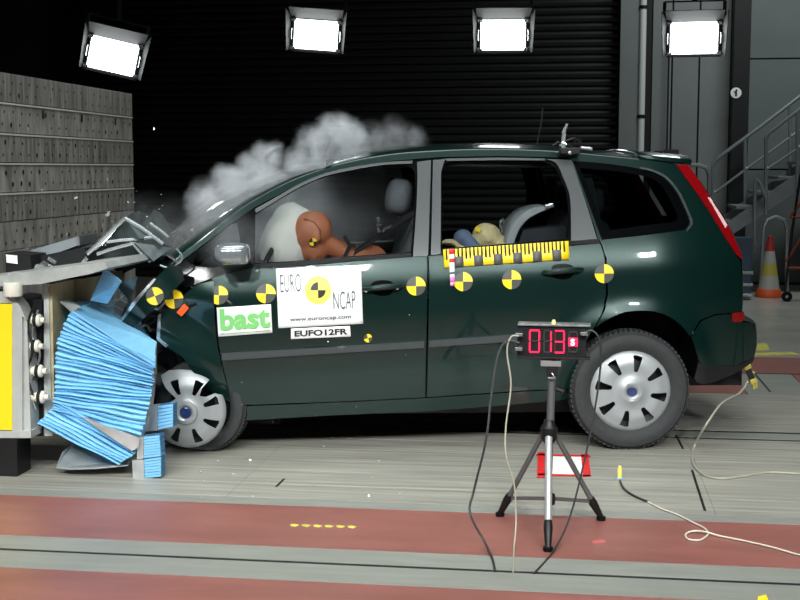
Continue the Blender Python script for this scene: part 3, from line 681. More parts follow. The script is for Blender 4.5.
# belt webbing across the driver and its anchor on the pillar
BELT = mat('belt_webbing', (26, 27, 30), 0.7)
def ribbon(name, pts, wd, m, par=None, axis=(0, 1, 0)):
    P = crom(pts, 5); ax = Vector(axis) * wd / 2; rows = [[p - ax, p + ax] for p in P]
    o = MB().grid(rows).build(name, m, par or car, smooth=True); md = o.modifiers.new('thickness', 'SOLIDIFY'); md.thickness = 0.003; return o
blt = ribbon('seat_belt', [L_y(415, 212, 0.16), L_y(396, 224, 0.26), L_y(375, 238, 0.34), L_y(352, 254, 0.40), L_y(335, 268, 0.5)], 0.05, BELT, axis=(0.35, 0.3, 0.85))
c = L_y(385, 225, 0.28); mb = MB()
for k in range(7): mb.box(c + Vector((rnd.uniform(-0.04, 0.04), rnd.uniform(-0.01, 0.01), rnd.uniform(-0.03, 0.03))), (0.028, 0.008, 0.012), (rnd.random(), rnd.random() * 3, rnd.random()))
mb.build('belt_sensor', RAWMETAL, blt)
MB().tube([L_y(352, 243, 0.8), L_y(393, 241, 0.8)], 0.006, 6).build('sensor_rod', RAWMETAL, car)
soft('headlining', (L_y(470, 160, 0.9).x, CW / 2, L_y(470, 160, 0.9).z - 0.03), (1.4, 1.2, 0.03), SEATD, e=0.3)
# B and C posts inside, parcel shelf
for far in (0, 1):
    for a, b in (((428, 168), (428, 300)), ((584, 172), (600, 260))):
        p, q = L_y(*a, 0.36), L_y(*b, 0.2); yy = (lambda y: CW - y) if far else (lambda y: y)
        MB().bar((p.x, yy(0.36), p.z - 0.05), (q.x, yy(0.2), q.z), 0.05, 0.10).build('inner_pillar', SEATD, car)
ps = L_y(640, 236, 0.5); MB().box((ps.x, CW / 2, ps.z - 0.02), (0.5, 1.3, 0.03), bev=0.008).build('parcel_shelf', SEATD, car)
# ================================================================ STICKERS AND MARKERS ON THE FLANK
YGREY = mat('marker_grey', (70, 72, 66), 0.5)
def quad(tl, tr, br, bl):
    tl, tr, br, bl = [Vector(p) for p in (tl, tr, br, bl)]
    return lambda u, v: (bl.lerp(br, u)).lerp(tl.lerp(tr, u), v)      # u right, v up (pixels)
def onside(px, py, off, yf=fside):
    q = S(px, py, yf); return Vector((q.x, yf(q.x, q.y) - off, q.y))
def patch(name, Q, u0, u1, v0, v1, off, m, par, nu=8, nv=5, th=0.002, yf=fside):
    rows = [[onside(*Q(u0 + (u1 - u0) * i / nu, v0 + (v1 - v0) * j / nv), off, yf) for i in range(nu + 1)] for j in range(nv + 1)]
    mb = MB().grid(rows); o = mb.build(name, m, par or car, smooth=True, sharp=60)
    md = o.modifiers.new('thickness', 'SOLIDIFY'); md.thickness = th; md.offset = 0; return o
def letters(name, txt, Q, u0, u1, v0, v1, off, m, par, bold=0.0, yf=fside):
    vs, fs = text_mesh(txt, bold)
    return me(name, [onside(*Q(u0 + (u1 - u0) * u, v0 + (v1 - v0) * v), off, yf) for u, v in vs], fs, m, par)
def sector_disc(name, cx, cy, rx, ry, rot, off, par, yf=fside, n=6, ylw=YEL, drk=YGREY):
    root = None
    for k in range(4):
        vs = [onside(cx, cy, off, yf)]
        for i in range(n + 1):
            a = rot + PI / 2 * (k + i / n); vs.append(onside(cx + rx * math.cos(a), cy - ry * math.sin(a), off, yf))
        m = ylw if k in (0, 2) else drk
        if root is None: root = me(name, vs, [(0, i + 1, i + 2) for i in range(n)], m, par)
        else: me('marker_quadrant', vs, [(0, i + 1, i + 2) for i in range(n)], m, root)
    return root
ff = ffold
for cx, cy, r, rot, yf in ((155, 296, 9, 0.35, ff), (174, 299, 9.5, 0.1, fcrumple), (219, 295, 9.5, 0, fside), (266, 293.5, 9.8, -0.05, fside), (416, 286, 9.6, 0, fside), (463, 281.5, 9.6, 0, fside), (511.5, 279.5, 9.6, 0, fside), (604, 273.5, 9.6, 0, fside), (368, 338, 4.2, 0.3, fside)):
    sector_disc('target_marker', cx, cy, r, r, rot, 0.006, car, yf)
sector_disc('target_marker', 552.5, 326, 3.5, 3.5, 0, 0.02, car)
# large white placard
Q = quad((276, 268.5), (361, 265), (363, 323.5), (278.5, 328))
pl = patch('test_placard', Q, 0, 1, 0, 1, 0.010, WHITE, car, 12, 16)
letters('lettering', 'EURO', Q, 0.045, 0.29, 0.60, 0.90, 0.0180, GREYINK, pl, -0.012)
letters('lettering', 'NCAP', Q, 0.66, 0.92, 0.27, 0.57, 0.0180, GREYINK, pl, -0.012)
letters('lettering', 'www.euroncap.com', Q, 0.14, 0.86, 0.085, 0.155, 0.0180, GREYINK, pl, 0.012)
c = Q(0.485, 0.61); PALEY = mat('placard_yellow', (246, 236, 96), 0.5)
n = 36; vs = [onside(c.x, c.y, 0.0165)] + [onside(c.x + 13.2 * math.cos(2 * PI * k / n), c.y - 14 * math.sin(2 * PI * k / n), 0.0165) for k in range(n)]
me('placard_disc', vs, [(0, 1 + k, 1 + (k + 1) % n) for k in range(n)], PALEY, pl)
for k in (1, 3):
    vs = [onside(c.x, c.y, 0.0185)] + [onside(c.x + 7.6 * math.cos(PI / 2 * (k + i / 8)), c.y - 8 * math.sin(PI / 2 * (k + i / 8)), 0.0185) for i in range(9)]
    me('placard_quadrant', vs, [(0, i + 1, i + 2) for i in range(8)], MBLK, pl)
Q = quad((291, 328.3), (350, 325.6), (350.8, 336.2), (291, 338.8))
pl = patch('number_placard', Q, 0, 1, 0, 1, 0.011, WHITE, car, 6, 6)
letters('lettering', 'EUFO12FR', Q, 0.06, 0.95, 0.22, 0.80, 0.0175, MBLK, pl, 0.035)
Q = quad((216.8, 307.5), (271, 304), (272.5, 332.5), (218.5, 336.5))
pl = patch('logo_placard', Q, 0, 1, 0, 1, 0.010, WHITE, car, 6, 10)
letters('lettering', 'bast', Q, 0.05, 0.97, 0.20, 0.95, 0.0175, GREENINK, pl, 0.035)
patch('small_print', Q, 0.05, 0.95, 0.07, 0.12, 0.0130, mat('ink_pale', (176, 200, 172), 0.5), pl, 4, 1, th=0.0006)
# measuring strip under the rear window
Q = quad((443, 249.5), (568, 240.8), (569, 259), (444, 267.5))
ru = patch('measuring_strip', Q, 0, 1, 0, 1, 0.011, YEL, car, 16, 3)
STRIPG = mat('strip_grey', (84, 84, 80), 0.5)
pd = 19.55 / 125; u = (463.3 - 443) / 125 - pd
for k in range(8):
    a = u + k * pd - 0.083 + 0.005; b = a + 0.072
    a, b = max(0.0, a), min(1.0, b)
    if b - a > 0.01: patch('strip_block', Q, a, b, 0.0, 0.56, 0.0135, STRIPG, ru, 2, 1, th=0.0006)
k = 0; x = 0.018
while x < 0.985:
    patch('strip_tick', Q, x, x + 0.0135, 0.56, 1.0, 0.0135, MBLK, ru, 1, 1, th=0.0006)
    blk = ((x - u) / pd) % 1.0
    if blk < 0.45: patch('strip_tick', Q, x, x + 0.0135, 0.42, 0.56, 0.0135, MBLK, ru, 1, 1, th=0.0006)
    x += 0.0313
Q = quad((448.5, 249), (454, 248.6), (454.5, 285), (450, 286))
vsr = patch('upright_scale', Q, 0, 1, 0, 1, 0.0155, WHITE, car, 1, 6)
PINK = mat('scale_pink', (226, 120, 190), 0.5)
for v0, v1, m in ((0.86, 1.0, RED), (0.64, 0.74, RED), (0.0, 0.06, PINK), (0.1, 0.24, PINK), (0.32, 0.38, STRIPG)): patch('scale_mark', Q, 0, 1, v0, v1, 0.0178, m, vsr, 1, 1, th=0.0006)
# ---- sensors clamped on the roof, rear light barrier clip
rp = L_y(566, 153, 0.22)
sn = MB().box(rp + Vector((0.02, 0, 0.012)), (0.11, 0.06, 0.035), bev=0.006).build('roof_sensor', BLACKM, car)
MB().box(rp + Vector((0.015, -0.03, 0.0)), (0.018, 0.012, 0.018), bev=0.004).build('sensor_bolt', RAWMETAL, sn)
a = L_y(563, 145, 0.22)
MB().box(a, (0.035, 0.02, 0.03), (0, 0.5, 0), bev=0.005).bar(a, L_y(564, 131, 0.22), 0.012, 0.02).bar(L_y(563, 133, 0.22), L_y(567, 124, 0.22), 0.022, 0.012).build('sensor_mirror', RAWMETAL, sn)
mb = MB()
for pts in ([(566, 141), (575, 138), (580, 143)], [(553, 146), (558, 142), (564, 144), (572, 147)], [(574, 137), (575, 143)], [(579, 137), (581, 143)]): mb.tube([L_y(*p, 0.22) for p in pts], 0.007, 6)
mb.build('sensor_bracket', BLACKM, sn)
MB().tube([L_y(537, 144, 0.5), L_y(541, 126, 0.5), L_y(543, 108, 0.5)], 0.005, 6).build('aerial', DARK, car, smooth=True)
q = L_y(586, 148.5, 0.3); MB().box(q, (0.07, 0.03, 0.018), (0, 0.12, 0), bev=0.006).build('roof_bracket', STEEL, car)
BRASS = mat('brass_fitting', (206, 190, 96), 0.35, 0.6)
c0, c1 = L_y(747, 367, 0.30), L_y(753, 381, 0.30); dd = (c1 - c0).normalized()
clip = MB().bar(c0 - dd * 0.05, c1, 0.022, 0.03).build('rear_clip', BLACKM, car)
MB().bar(c0 - dd * 0.012, c0 + dd * 0.012, 0.036, 0.04, bev=0.004).build('clip_collar', BRASS, clip)
MB().bar(c1 - dd * 0.016, c1 + dd * 0.01, 0.036, 0.04, bev=0.004).build('clip_collar', BRASS, clip)
MB().bar(c1, c1 + Vector((0.008, 0, -0.045)), 0.01, 0.012).bar(c1 + Vector((0.018, 0, 0)), c1 + Vector((0.02, 0, -0.04)), 0.008, 0.012).bar(c0 + dd * 0.03, c0 + dd * 0.035 + Vector((0.03, 0, 0.0)), 0.012, 0.012).build('clip_prong', BRASS, clip)
# ================================================================ IMPACT WALL
XW = -3.3
BOARD = mat('wall_board', (150, 148, 141), 0.5, 0.15, var=0.42, scale=3.5, stretch=(1, 3.5, 0.8), bump=0.08, detail=8, ramp=(0.36, 0.64))
BOARD2 = mat('wall_board_worn', (132, 131, 125), 0.5, 0.15, var=0.48, scale=4.5, stretch=(1, 6, 0.5), bump=0.08, detail=8, ramp=(0.36, 0.64))
yfar = at_x(131.5, 93, XW).y; ztop = at_x(131.5, 93.5, XW).z
blk = thing('impact_wall', 'massive grey impact wall of horizontal bolted boards behind the blue barrier', 'wall block', (XW, yfar, 0))
MB().box((-0.75, -2.2, ztop / 2 - 0.01), (1.4, 4.4, ztop - 0.02)).build('wall_core', DARK, blk)
zs = [ztop]; k = 0
lines = [at_x(0, y, XW).z for y in (101.5, 132.5, 162.5, 193, 222.5, 252)]
zs += lines; 
while zs[-1] > 0.25: zs.append(zs[-1] - 0.175)
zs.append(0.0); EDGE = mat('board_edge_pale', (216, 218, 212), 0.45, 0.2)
for i in range(len(zs) - 1):
    z1, z0 = zs[i], zs[i + 1]
    bd = MB().box((0.0 - 0.022 - 0.003 * (i % 2), -2.2, (z0 + z1) / 2), (0.05, 4.4, z1 - z0 - 0.004), bev=0.004).build('wall_board', BOARD if i % 2 else BOARD2, blk)
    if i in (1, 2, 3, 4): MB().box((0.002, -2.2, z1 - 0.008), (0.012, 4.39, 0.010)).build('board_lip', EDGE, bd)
    if i < 6:
        hb = MB()
        for row, n in ((0.68, 34), (0.28, 34)):
            for j in range(n):
                y = -0.06 - j * 0.115 - (0.03 if row < 0.5 else 0); z = z0 + (z1 - z0) * row + random.uniform(-0.004, 0.004)
                if random.random() < 0.12: continue
                r = 0.008 if random.random() < 0.85 else 0.013
                hb.add([(0.0045, y + r * math.cos(2 * PI * q / 8), z + r * 1.2 * math.sin(2 * PI * q / 8)) for q in range(8)], [tuple(range(8))])
        o = hb.build('bolt_holes', SLOT, bd, kind='stuff', fix=False)
for j in range(6):                                                 # long keyhole slots
    y = -0.35 - j * 0.62; MB().box((0.003, y, zs[1] - 0.05), (0.006, 0.022, 0.05), bev=0.002).build('slot_hole', SLOT, blk)
# ================================================================ BARRIER TROLLEY
YT = -1.10
def T(px, py, y=YT): return at_y(px, py, y)
tr = thing('barrier_trolley', 'yellow and aluminium framed carrier holding the blue crash barrier against the wall', 'barrier carrier', (T(10, 478).x, YT, 0))
TO = tr.location.copy()
def tprism(name, px, m, y0=YT, dep=0.9, par=None, bev=0.0):
    return MB().prism([T(*p, y0) - TO for p in px], (0, dep, 0)).build(name, m, par or tr)
tprism('yellow_panel', [(-30, 304), (12, 304), (12, 430), (-30, 430)], mat('machine_yellow', (246, 208, 24), 0.4, coat=0.3), YT - 0.004, 0.03)
tprism('frame_post', [(12, 300), (22, 312), (22, 437), (12, 437)], ALU, YT, 0.08)
tprism('frame_post', [(22.5, 312), (27, 322), (31, 437), (22.5, 437)], ALU, YT + 0.02, 0.5)
tprism('frame_top', [(-30, 290), (8, 292), (20, 306), (26, 320), (22, 316), (12, 303), (-30, 303)], ALU, YT - 0.002, 0.10)
tprism('frame_base', [(-30, 431), (31, 431), (31, 438), (-30, 438)], ALU, YT - 0.006, 0.6)
tprism('machine_body', [(-30, 306), (20, 312), (22, 436), (-30, 436)], DARK, YT + 0.06, 0.7)
tprism('foot', [(-14, 438), (17, 438), (17, 477), (-14, 477)], BLACKM, YT, 0.16); tprism('foot', [(-8, 438), (18, 438), (18, 462), (-8, 462)], BLACKM, YT + 0.5, 0.16)
PLY = mat('plywood', (178, 164, 128), 0.6, var=0.18, scale=5, stretch=(6, 1, 1))
tprism('mounting_plate', [(42, 284), (48.5, 284), (52, 436), (43, 436)], ALU, YT + 0.12, 0.85)
tprism('plywood_board', [(49, 284), (52, 284), (55, 432), (52.5, 436)], PLY, YT + 0.13, 0.85)
tprism('plywood_backing', [(50, 283), (98, 276), (96, 300), (50, 303)], PLY, YT + 0.42, 0.4)
# top deck of the carrier
q = [(-30, 279), (4, 275), (104, 262), (108, 268), (90, 274), (40, 284), (-30, 288)]
P = [T(*p, YT - 0.02) - TO for p in q]
MB().prism(P, (0, 0.9, 0)).build('top_deck', mat('deck_grey', (168, 172, 168), 0.4, 0.3, var=0.2, scale=6), tr)
WCEL = mat('cell_white', (222, 220, 204), 0.45)
mb = MB(); c = T(13, 289, YT - 0.02) - TO; mb.lathe([(0, -0.035), (0.042, -0.035), (0.046, -0.028), (0.046, 0.03), (0, 0.03)], 20, 'z', c); mb.build('load_cell', WCEL, tr, smooth=True)
for (x, y) in ((37, 320), (35.5, 346), (39, 371), (41, 397)):
    c = T(x, y, YT + 0.06) - TO
    lc = MB().lathe([(0, -0.05), (0.022, -0.05), (0.022, -0.02), (0.03, -0.018), (0.032, 0.012), (0.026, 0.02), (0.014, 0.022), (0.014, 0.04), (0, 0.04)], 16, 'x', c).build('load_cell', WCEL, tr, smooth=True)
    MB().lathe([(0.033, -0.012), (0.036, -0.010), (0.036, 0.004), (0.033, 0.006)], 16, 'x', c).build('cell_ring', DARK, lc)
for k, pts in enumerate(([(34, 305), (28, 325), (33, 350), (27, 372), (33, 395)], [(38, 310), (32, 335), (40, 355), (30, 385), (36, 410)])):
    MB().tube(crom([T(*p, YT + 0.03 + 0.02 * k) - TO for p in pts], 5), 0.006, 6).build('cell_cable', (BLACKM, STEEL)[k], tr, smooth=True)
tprism('back_plate', [(26, 300), (44, 298), (44, 436), (30, 436)], DARK, YT + 0.12, 0.6)
# ---- loose things lying on the deck
def loose(name, label, cat, px, y0, dep, m, parts=None, rot=None):
    P = [T(*p, y0) for p in px]; c = sum(P, Vector()) / len(P); t = thing(name, label, cat, c)
    MB().prism([p - c for p in P], (0, dep, 0)).build('body', m, t); return t, c
t, c = loose('sheet_metal_beam', 'tilted grey sheet metal beam lying on the carrier deck below the wall', 'metal beam', [(18, 254), (76, 237), (78.5, 245), (60, 252), (32, 257)], -0.45, 0.25, mat('beam_grey', (150, 158, 162), 0.4, 0.3))
MB().prism([T(*p, -0.455) - c for p in ((76, 237), (79, 236), (80, 245), (78, 246))], (0, 0.26, 0)).build('end_flange', STEEL, t)
t, c = loose('checker_box', 'small black box with a white square on its end, lying on the carrier deck', 'box', [(5, 253), (30, 255), (32, 272), (6, 274)], -0.72, 0.2, BLACKM)
MB().prism([T(*p, -0.724) - c for p in ((6, 254.5), (17, 255.5), (17.5, 264), (6.5, 262.5))], (0, 0.003, 0)).build('white_square', WHITE, t)
t, c = loose('dark_bracket', 'dark crushed bracket between the grey beam and the bonnet', 'bracket', [(30, 258), (60, 252), (84, 248), (88, 262), (60, 270), (34, 272)], -0.60, 0.3, DARK)
MB().bar(T(48, 258, -0.605) - c, T(56, 263, -0.605) - c, 0.008, 0.02).build('bright_strap', RAWMETAL, t)
MB().bar(T(79, 268, -0.605) - c, T(87, 258, -0.605) - c, 0.008, 0.02).build('bright_strap', RAWMETAL, t)
t, c = loose('crumpled_foil', 'crumpled bright metal scrap on the carrier deck beside the black box', 'metal scrap', [(33, 270), (36, 264), (42, 265), (52, 269), (48, 272), (38, 272)], -0.75, 0.08, RAWMETAL)
MB().prism([T(*p, -0.76) - c for p in ((40, 263), (45, 266), (42, 269))], (0, 0.05, 0.01)).build('bent_corner', RAWMETAL, t)
# ================================================================ BLUE HONEYCOMB
YH = -1.04
hc = thing('honeycomb_barrier', 'bright blue aluminium honeycomb barrier crushed into stacked pleats by the car', 'crash barrier', (T(100, 470).x, YH, 0)); HO = hc.location.copy()
def Hh(px, py, y=YH): return at_y(px, py, y) - HO
def skew(poly, fr, dep):
    # extruded block whose right flank was pressed back by the car
    n = len(poly); far = [p + Vector((-0.37 * dep * f, dep, 0)) for p, f in zip(poly, fr)]
    return MB().add(poly + far, [tuple(reversed(range(n))), tuple(range(n, 2 * n))] + [(i, (i + 1) % n, n + (i + 1) % n, n + i) for i in range(n)])
def stack(name, Lp, Rp, n, dep, mats, par, y0=YH, amp=0.012, gapf=0.90, bend=0.0):
    def along(Pp):
        Cv = P2(Pp, 8); q = []
        for i in range(n + 1):
            t = (len(Cv) - 1) * i / n; k = min(int(t), len(Cv) - 2); q.append(Vector(Cv[k]).lerp(Vector(Cv[k + 1]), t - k))
        return [Hh(p.x, p.y, y0) for p in q]
    A, B = along(Lp), along(Rp); rr = random.Random(n)
    for i in range(n):
        up, lo = [], []; K = 6
        jy = rr.uniform(-amp, amp); s0, s1 = rr.uniform(0, 0.012), rr.uniform(0, 0.012)
        for k in range(K + 1):
            t = k / K; t2 = -s0 + t * (1 + s0 + s1)
            a = A[i].lerp(B[i], t2); b = A[i + 1].lerp(B[i + 1], t2); w = Vector((0, 0, bend * math.sin(PI * t) + 0.004 * math.sin(9 * t + i)))
            up.append(a + w); lo.append(a.lerp(b, gapf) + w)
        poly = [p + Vector((0, jy, 0)) for p in up + list(reversed(lo))]; fr = [k / K for k in range(K + 1)]; fr = fr + fr[::-1]
        mb = skew(poly, fr, dep)
        # folded edge: a shallow ridge along the visible face
        rid = [(u + l) / 2 + Vector((0, jy - 0.012, 0)) for u, l in zip(up, lo)]
        upj = [u + Vector((0, jy, 0)) for u in up]; loj = [l + Vector((0, jy, 0)) for l in lo]
        mb.grid([upj, rid, loj]); mb.build(name, mats[i % len(mats)], par, smooth=False)
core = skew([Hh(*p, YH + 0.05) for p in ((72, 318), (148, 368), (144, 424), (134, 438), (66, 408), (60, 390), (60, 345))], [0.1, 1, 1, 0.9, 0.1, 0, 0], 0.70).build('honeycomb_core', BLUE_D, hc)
stack('pleat', [(71, 312), (63, 328), (58, 345), (56, 365), (56, 386), (55, 399), (52, 410)], [(155, 362), (154, 368), (153, 374), (153, 384), (151, 396), (147, 414), (141, 437)], 26, 0.75, [BLUE], hc)
stack('pleat', [(60, 402), (48, 413), (38, 424)], [(139, 446), (130, 457), (118, 464)], 8, 0.6, [BLUE], hc)
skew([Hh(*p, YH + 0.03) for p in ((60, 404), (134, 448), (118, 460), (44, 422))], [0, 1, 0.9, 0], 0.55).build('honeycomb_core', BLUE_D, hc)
SILV = mat('aluminium_sheet', (200, 204, 204), 0.3, 0.6, var=0.2, scale=6)
MB().prism([Hh(*p, YH - 0.03) for p in ((80, 416), (100, 424), (139, 438), (139, 447), (132, 451), (104, 433))], (-0.15, 0.4, 0)).build('torn_facing', SILV, hc)
# sheet folded over the top of the stack
def hsheet(name, pts, ys, m, faces, th=0.008, par=None):
    o = MB().add([Hh(p[0], p[1], y) for p, y in zip(pts, ys)], faces).build(name, m, par or hc); md = o.modifiers.new('thickness', 'SOLIDIFY'); md.thickness = th; return o
hsheet('folded_facing', [(73, 311), (155, 365), (157, 342), (140, 331), (122, 322), (95, 300), (62, 302)], [YH - 0.01, YH - 0.01, YH + 0.25, YH + 0.32, YH + 0.33, YH + 0.4, YH + 0.28], BLUE, [(0, 1, 2, 3), (0, 3, 4), (0, 4, 5), (0, 5, 6)])
hsheet('folded_facing', [(91, 300), (105, 268), (122, 281), (108, 303)], [YH + 0.15, YH + 0.12, YH + 0.1, YH + 0.18], BLUE, [(0, 1, 2, 3)])
hsheet('folded_facing', [(60, 301), (73, 312), (80, 306), (68, 299)], [YH + 0.1, YH, YH + 0.05, YH + 0.2], SILV, [(0, 1, 2, 3)])
hsheet('facing_edge', [(154, 366), (157, 343), (157, 372), (154, 400), (149, 425), (142, 438), (139, 436), (146, 422), (151, 398)], [YH, YH + 0.2, YH + 0.05, YH + 0.02, YH + 0.02, YH + 0.02, YH, YH, YH], STEEL, [(0, 1, 2), (0, 2, 3, 8), (8, 3, 4, 7), (7, 4, 5, 6)], 0.004)
hsheet('bottom_sheet', [(56, 468), (62, 452), (72, 444), (130, 462), (128, 466), (95, 469), (70, 470)], [YH, YH + 0.1, YH + 0.25, YH + 0.2, YH + 0.02, YH - 0.02, YH - 0.02], SILV, [(0, 1, 2), (0, 2, 3), (0, 3, 4), (0, 4, 5), (0, 5, 6)], 0.006)
def bumper_block(label, px_tl, px_tr, px_br, px_bl, endw, n, dep, y0):
    tl, trr, br, bl = px_tl, px_tr, px_br, px_bl
    base = at_y((bl[0] + br[0]) / 2, bl[1], y0); t = thing('honeycomb_block', label, 'honeycomb block', base)
    A = resample([at_y(*tl, y0) - base, at_y(*bl, y0) - base], n + 1); B = resample([at_y(*trr, y0) - base, at_y(*br, y0) - base], n + 1)
    for i in range(n):
        j = 0.004 * (i % 2); a0, b0, a1, b1 = A[i], B[i], A[i].lerp(A[i + 1], 0.8), B[i].lerp(B[i + 1], 0.8)
        MB().prism([p + Vector((0, -j, 0)) for p in (a0, b0, b1, a1)], (0, dep, 0)).build('layer', BLUE, t)
    MB().prism([at_y(tl[0] - endw, tl[1] + 1, y0) - base, at_y(tl[0] - 0.5, tl[1], y0) - base, at_y(bl[0] - 0.5, bl[1], y0) - base, at_y(bl[0] - endw, bl[1] + 1, y0) - base], (0, dep, 0)).build('end_plate', SILV, t)
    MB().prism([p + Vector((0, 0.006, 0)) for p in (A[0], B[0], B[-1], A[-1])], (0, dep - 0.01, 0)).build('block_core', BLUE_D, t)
    return t
bumper_block('small blue honeycomb block wedged between barrier pleats and the torn hubcap', (158, 406), (173, 404), (173, 427), (158, 430.5), 12, 7, 0.07, YH + 0.12)
bumper_block('upper small blue honeycomb block standing on another at the barrier foot', (144, 437), (159.5, 435.5), (161, 456.5), (144, 458.5), 7, 8, 0.07, YH - 0.0)
bumper_block('lowest small blue honeycomb block resting on the floor below the barrier', (144, 459.5), (161, 457), (161, 477), (145, 478.5), 12, 7, 0.07, YH - 0.0)
# ================================================================ TRIPOD WITH THE TIMER
TC = Vector((-0.105, -1.66, 0)); feet = [at_z(500, 516), at_z(601, 520), at_z(548, 551)]
tp = thing('tripod', 'grey aluminium camera tripod standing in front of the car, carrying the red timer', 'tripod', TC)
def tl_(px, py): return at_y(px, py, TC.y) - TC
apex = tl_(549, 431); head = tl_(552, 372)
CHAR = mat('tripod_charcoal', (112, 114, 116), 0.4, 0.6); PALE = mat('tripod_pale', (190, 192, 192), 0.35, 0.6)
MB().tube([apex + Vector((0, 0, -0.20)), head], 0.0165, 14).build('centre_column', CHAR, tp, smooth=True)
MB().lathe([(0, -0.05), (0.022, -0.05), (0.036, -0.03), (0.036, 0.015), (0.025, 0.03), (0.02, 0.05), (0, 0.05)], 18, 'z', apex).build('leg_hub', BLACKM, tp, smooth=True)
hd = MB().box(head + Vector((0, 0, 0.01)), (0.05, 0.05, 0.05), bev=0.008).build('pan_head', BLACKM, tp)
MB().tube([head + Vector((0.0, -0.03, -0.0)), head + Vector((0.015, -0.034, -0.02)), head + Vector((-0.015, -0.034, -0.02))], 0.004, 6).build('head_clamp', STEEL, hd)
MB().box(tl_(551, 362) + Vector((0, 0, 0)), (0.085, 0.06, 0.03), bev=0.004).build('quick_plate', mat('plate_grey', (150, 152, 150), 0.4, 0.5), hd)
MB().tube([head + Vector((0.02, 0, -0.07)), head + Vector((0.05, -0.01, -0.08))], 0.012, 10).build('column_knob', BLACKM, tp, smooth=True)
for k, f in enumerate(feet):
    d = Vector((f.x, f.y, 0)) - TC; top = apex + Vector((d.x, d.y, 0)).normalized() * 0.035 + Vector((0, 0, -0.02)); bot = Vector((d.x, d.y, 0.012))
    lg = MB().tube([top, top.lerp(bot, 0.80)], 0.0115 if k < 2 else 0.0155, 12).build('leg', PALE if k == 2 else CHAR, tp, smooth=True)
    MB().tube([top.lerp(bot, 0.76), top.lerp(bot, 0.82), top.lerp(bot, 0.90), bot], [0.016, 0.019, 0.016, 0.012], 12).build('leg_lock', BLACKM, lg, smooth=True)
    MB().lathe([(0, -0.012), (0.02, -0.012), (0.02, 0.004), (0, 0.008)], 12, 'z', bot).build('rubber_foot', RUBBER, lg, smooth=True)
    MB().bar(Vector((0, 0, 0.135)), top.lerp(bot, 0.80), 0.008, 0.016).build('brace', CHAR, tp)
MB().lathe([(0, 0.11), (0.02, 0.11), (0.022, 0.13), (0.02, 0.155), (0, 0.155)], 12, 'z').build('brace_collar', BLACKM, tp, smooth=True)
# timer
YD = TC.y - 0.03
c = at_y(551.5, 341.5, YD); dw = (at_y(586, 342, YD) - at_y(517, 341, YD)).length; dh = (at_y(551, 326, YD) - at_y(551, 357, YD)).length
tm = thing('timer_display', 'black box with glowing red digits reading 0 13 S on the tripod', 'timer', c, math.radians(-1))
DISPB = mat('display_black', (30, 30, 32), 0.3, coat=0.3); EMR = mat('led_red', (230, 20, 50), 0.4, emit=(1.0, 0.02, 0.10), estr=1.2); EMD = mat('led_dim', (56, 24, 28), 0.4, emit=(0.8, 0.02, 0.08), estr=0.06); OFF = mat('led_off', (42, 38, 40), 0.5); EMW = mat('led_hot', (255, 200, 200), 0.4, emit=(1, 0.7, 0.7), estr=2.0)
MB().box((0, 0.035, 0), (dw, 0.07, dh), bev=0.004).build('case', DISPB, tm)
MB().box((0.01, 0.03, dh / 2 + 0.004), (dw * 1.06, 0.085, 0.008), bev=0.002).build('top_lid', STEEL, tm); MB().box((0.01, 0.03, -dh / 2 - 0.004), (dw * 1.06, 0.085, 0.008), bev=0.002).build('bottom_lid', BLACKM, tm)
def seg(x, z, w, h, m): return MB().box((x, -0.003, z), (w, 0.004, h)).build('segment', m, tm)
def digit(cx, wd, hh, st, mm):
    t = 0.0065
    pos = dict(a=(cx, hh / 2, wd, t), d=(cx, -hh / 2, wd, t), g=(cx, 0, wd, t), f=(cx - wd / 2, hh / 4, t, hh / 2 - t), b=(cx + wd / 2, hh / 4, t, hh / 2 - t), e=(cx - wd / 2, -hh / 4, t, hh / 2 - t), c=(cx + wd / 2, -hh / 4, t, hh / 2 - t))
    for k in 'abcdefg': seg(*pos[k], EMR if k in st else (EMD if k in mm else OFF))
hh = dh * 0.70; s = dw / 69.0
digit(-17 * s, 9.5 * s, hh, 'abcdef', ''); digit(-4.0 * s, 7 * s, hh, 'bc', ''); digit(8.0 * s, 9 * s, hh, 'abcdg', 'fe'); 
digit(21.5 * s, 8 * s, hh * 0.9, '', '')
MB().box((21.5 * s, -0.004, 0.0), (9.5 * s, 0.006, 0.036)).build('unit_window', EMR, tm)
vs, fs = text_mesh('S', 0.03); me('unit_letter', [((19.2 + 4 * u) * s, -0.0085, -0.014 + 0.028 * v) for u, v in vs], fs, EMW, tm)
for x, z in ((-31.5, 0.03), (-31.5, -0.03), (31.5, 0.04)):
    MB().lathe([(0, -0.02), (0.012, -0.02), (0.012, 0.0), (0, 0)], 12, 'y', (x * s, -0.0, z)).build('socket', BLACKM, tm)
    MB().box((x * s + math.copysign(2.5, x) * s * 0.3, -0.03, z), (0.03, 0.014, 0.014), bev=0.003).build('plug', RAWMETAL, tm)
MB().lathe([(0, -0.008), (0.008, -0.008), (0.01, 0.0), (0.006, 0.012), (0, 0.014)], 12, 'z', (2 * s, 0.0, dh / 2 + 0.014)).build('indicator_bulb', mat('bulb_yellow', (240, 232, 150), 0.3), tm, smooth=True)
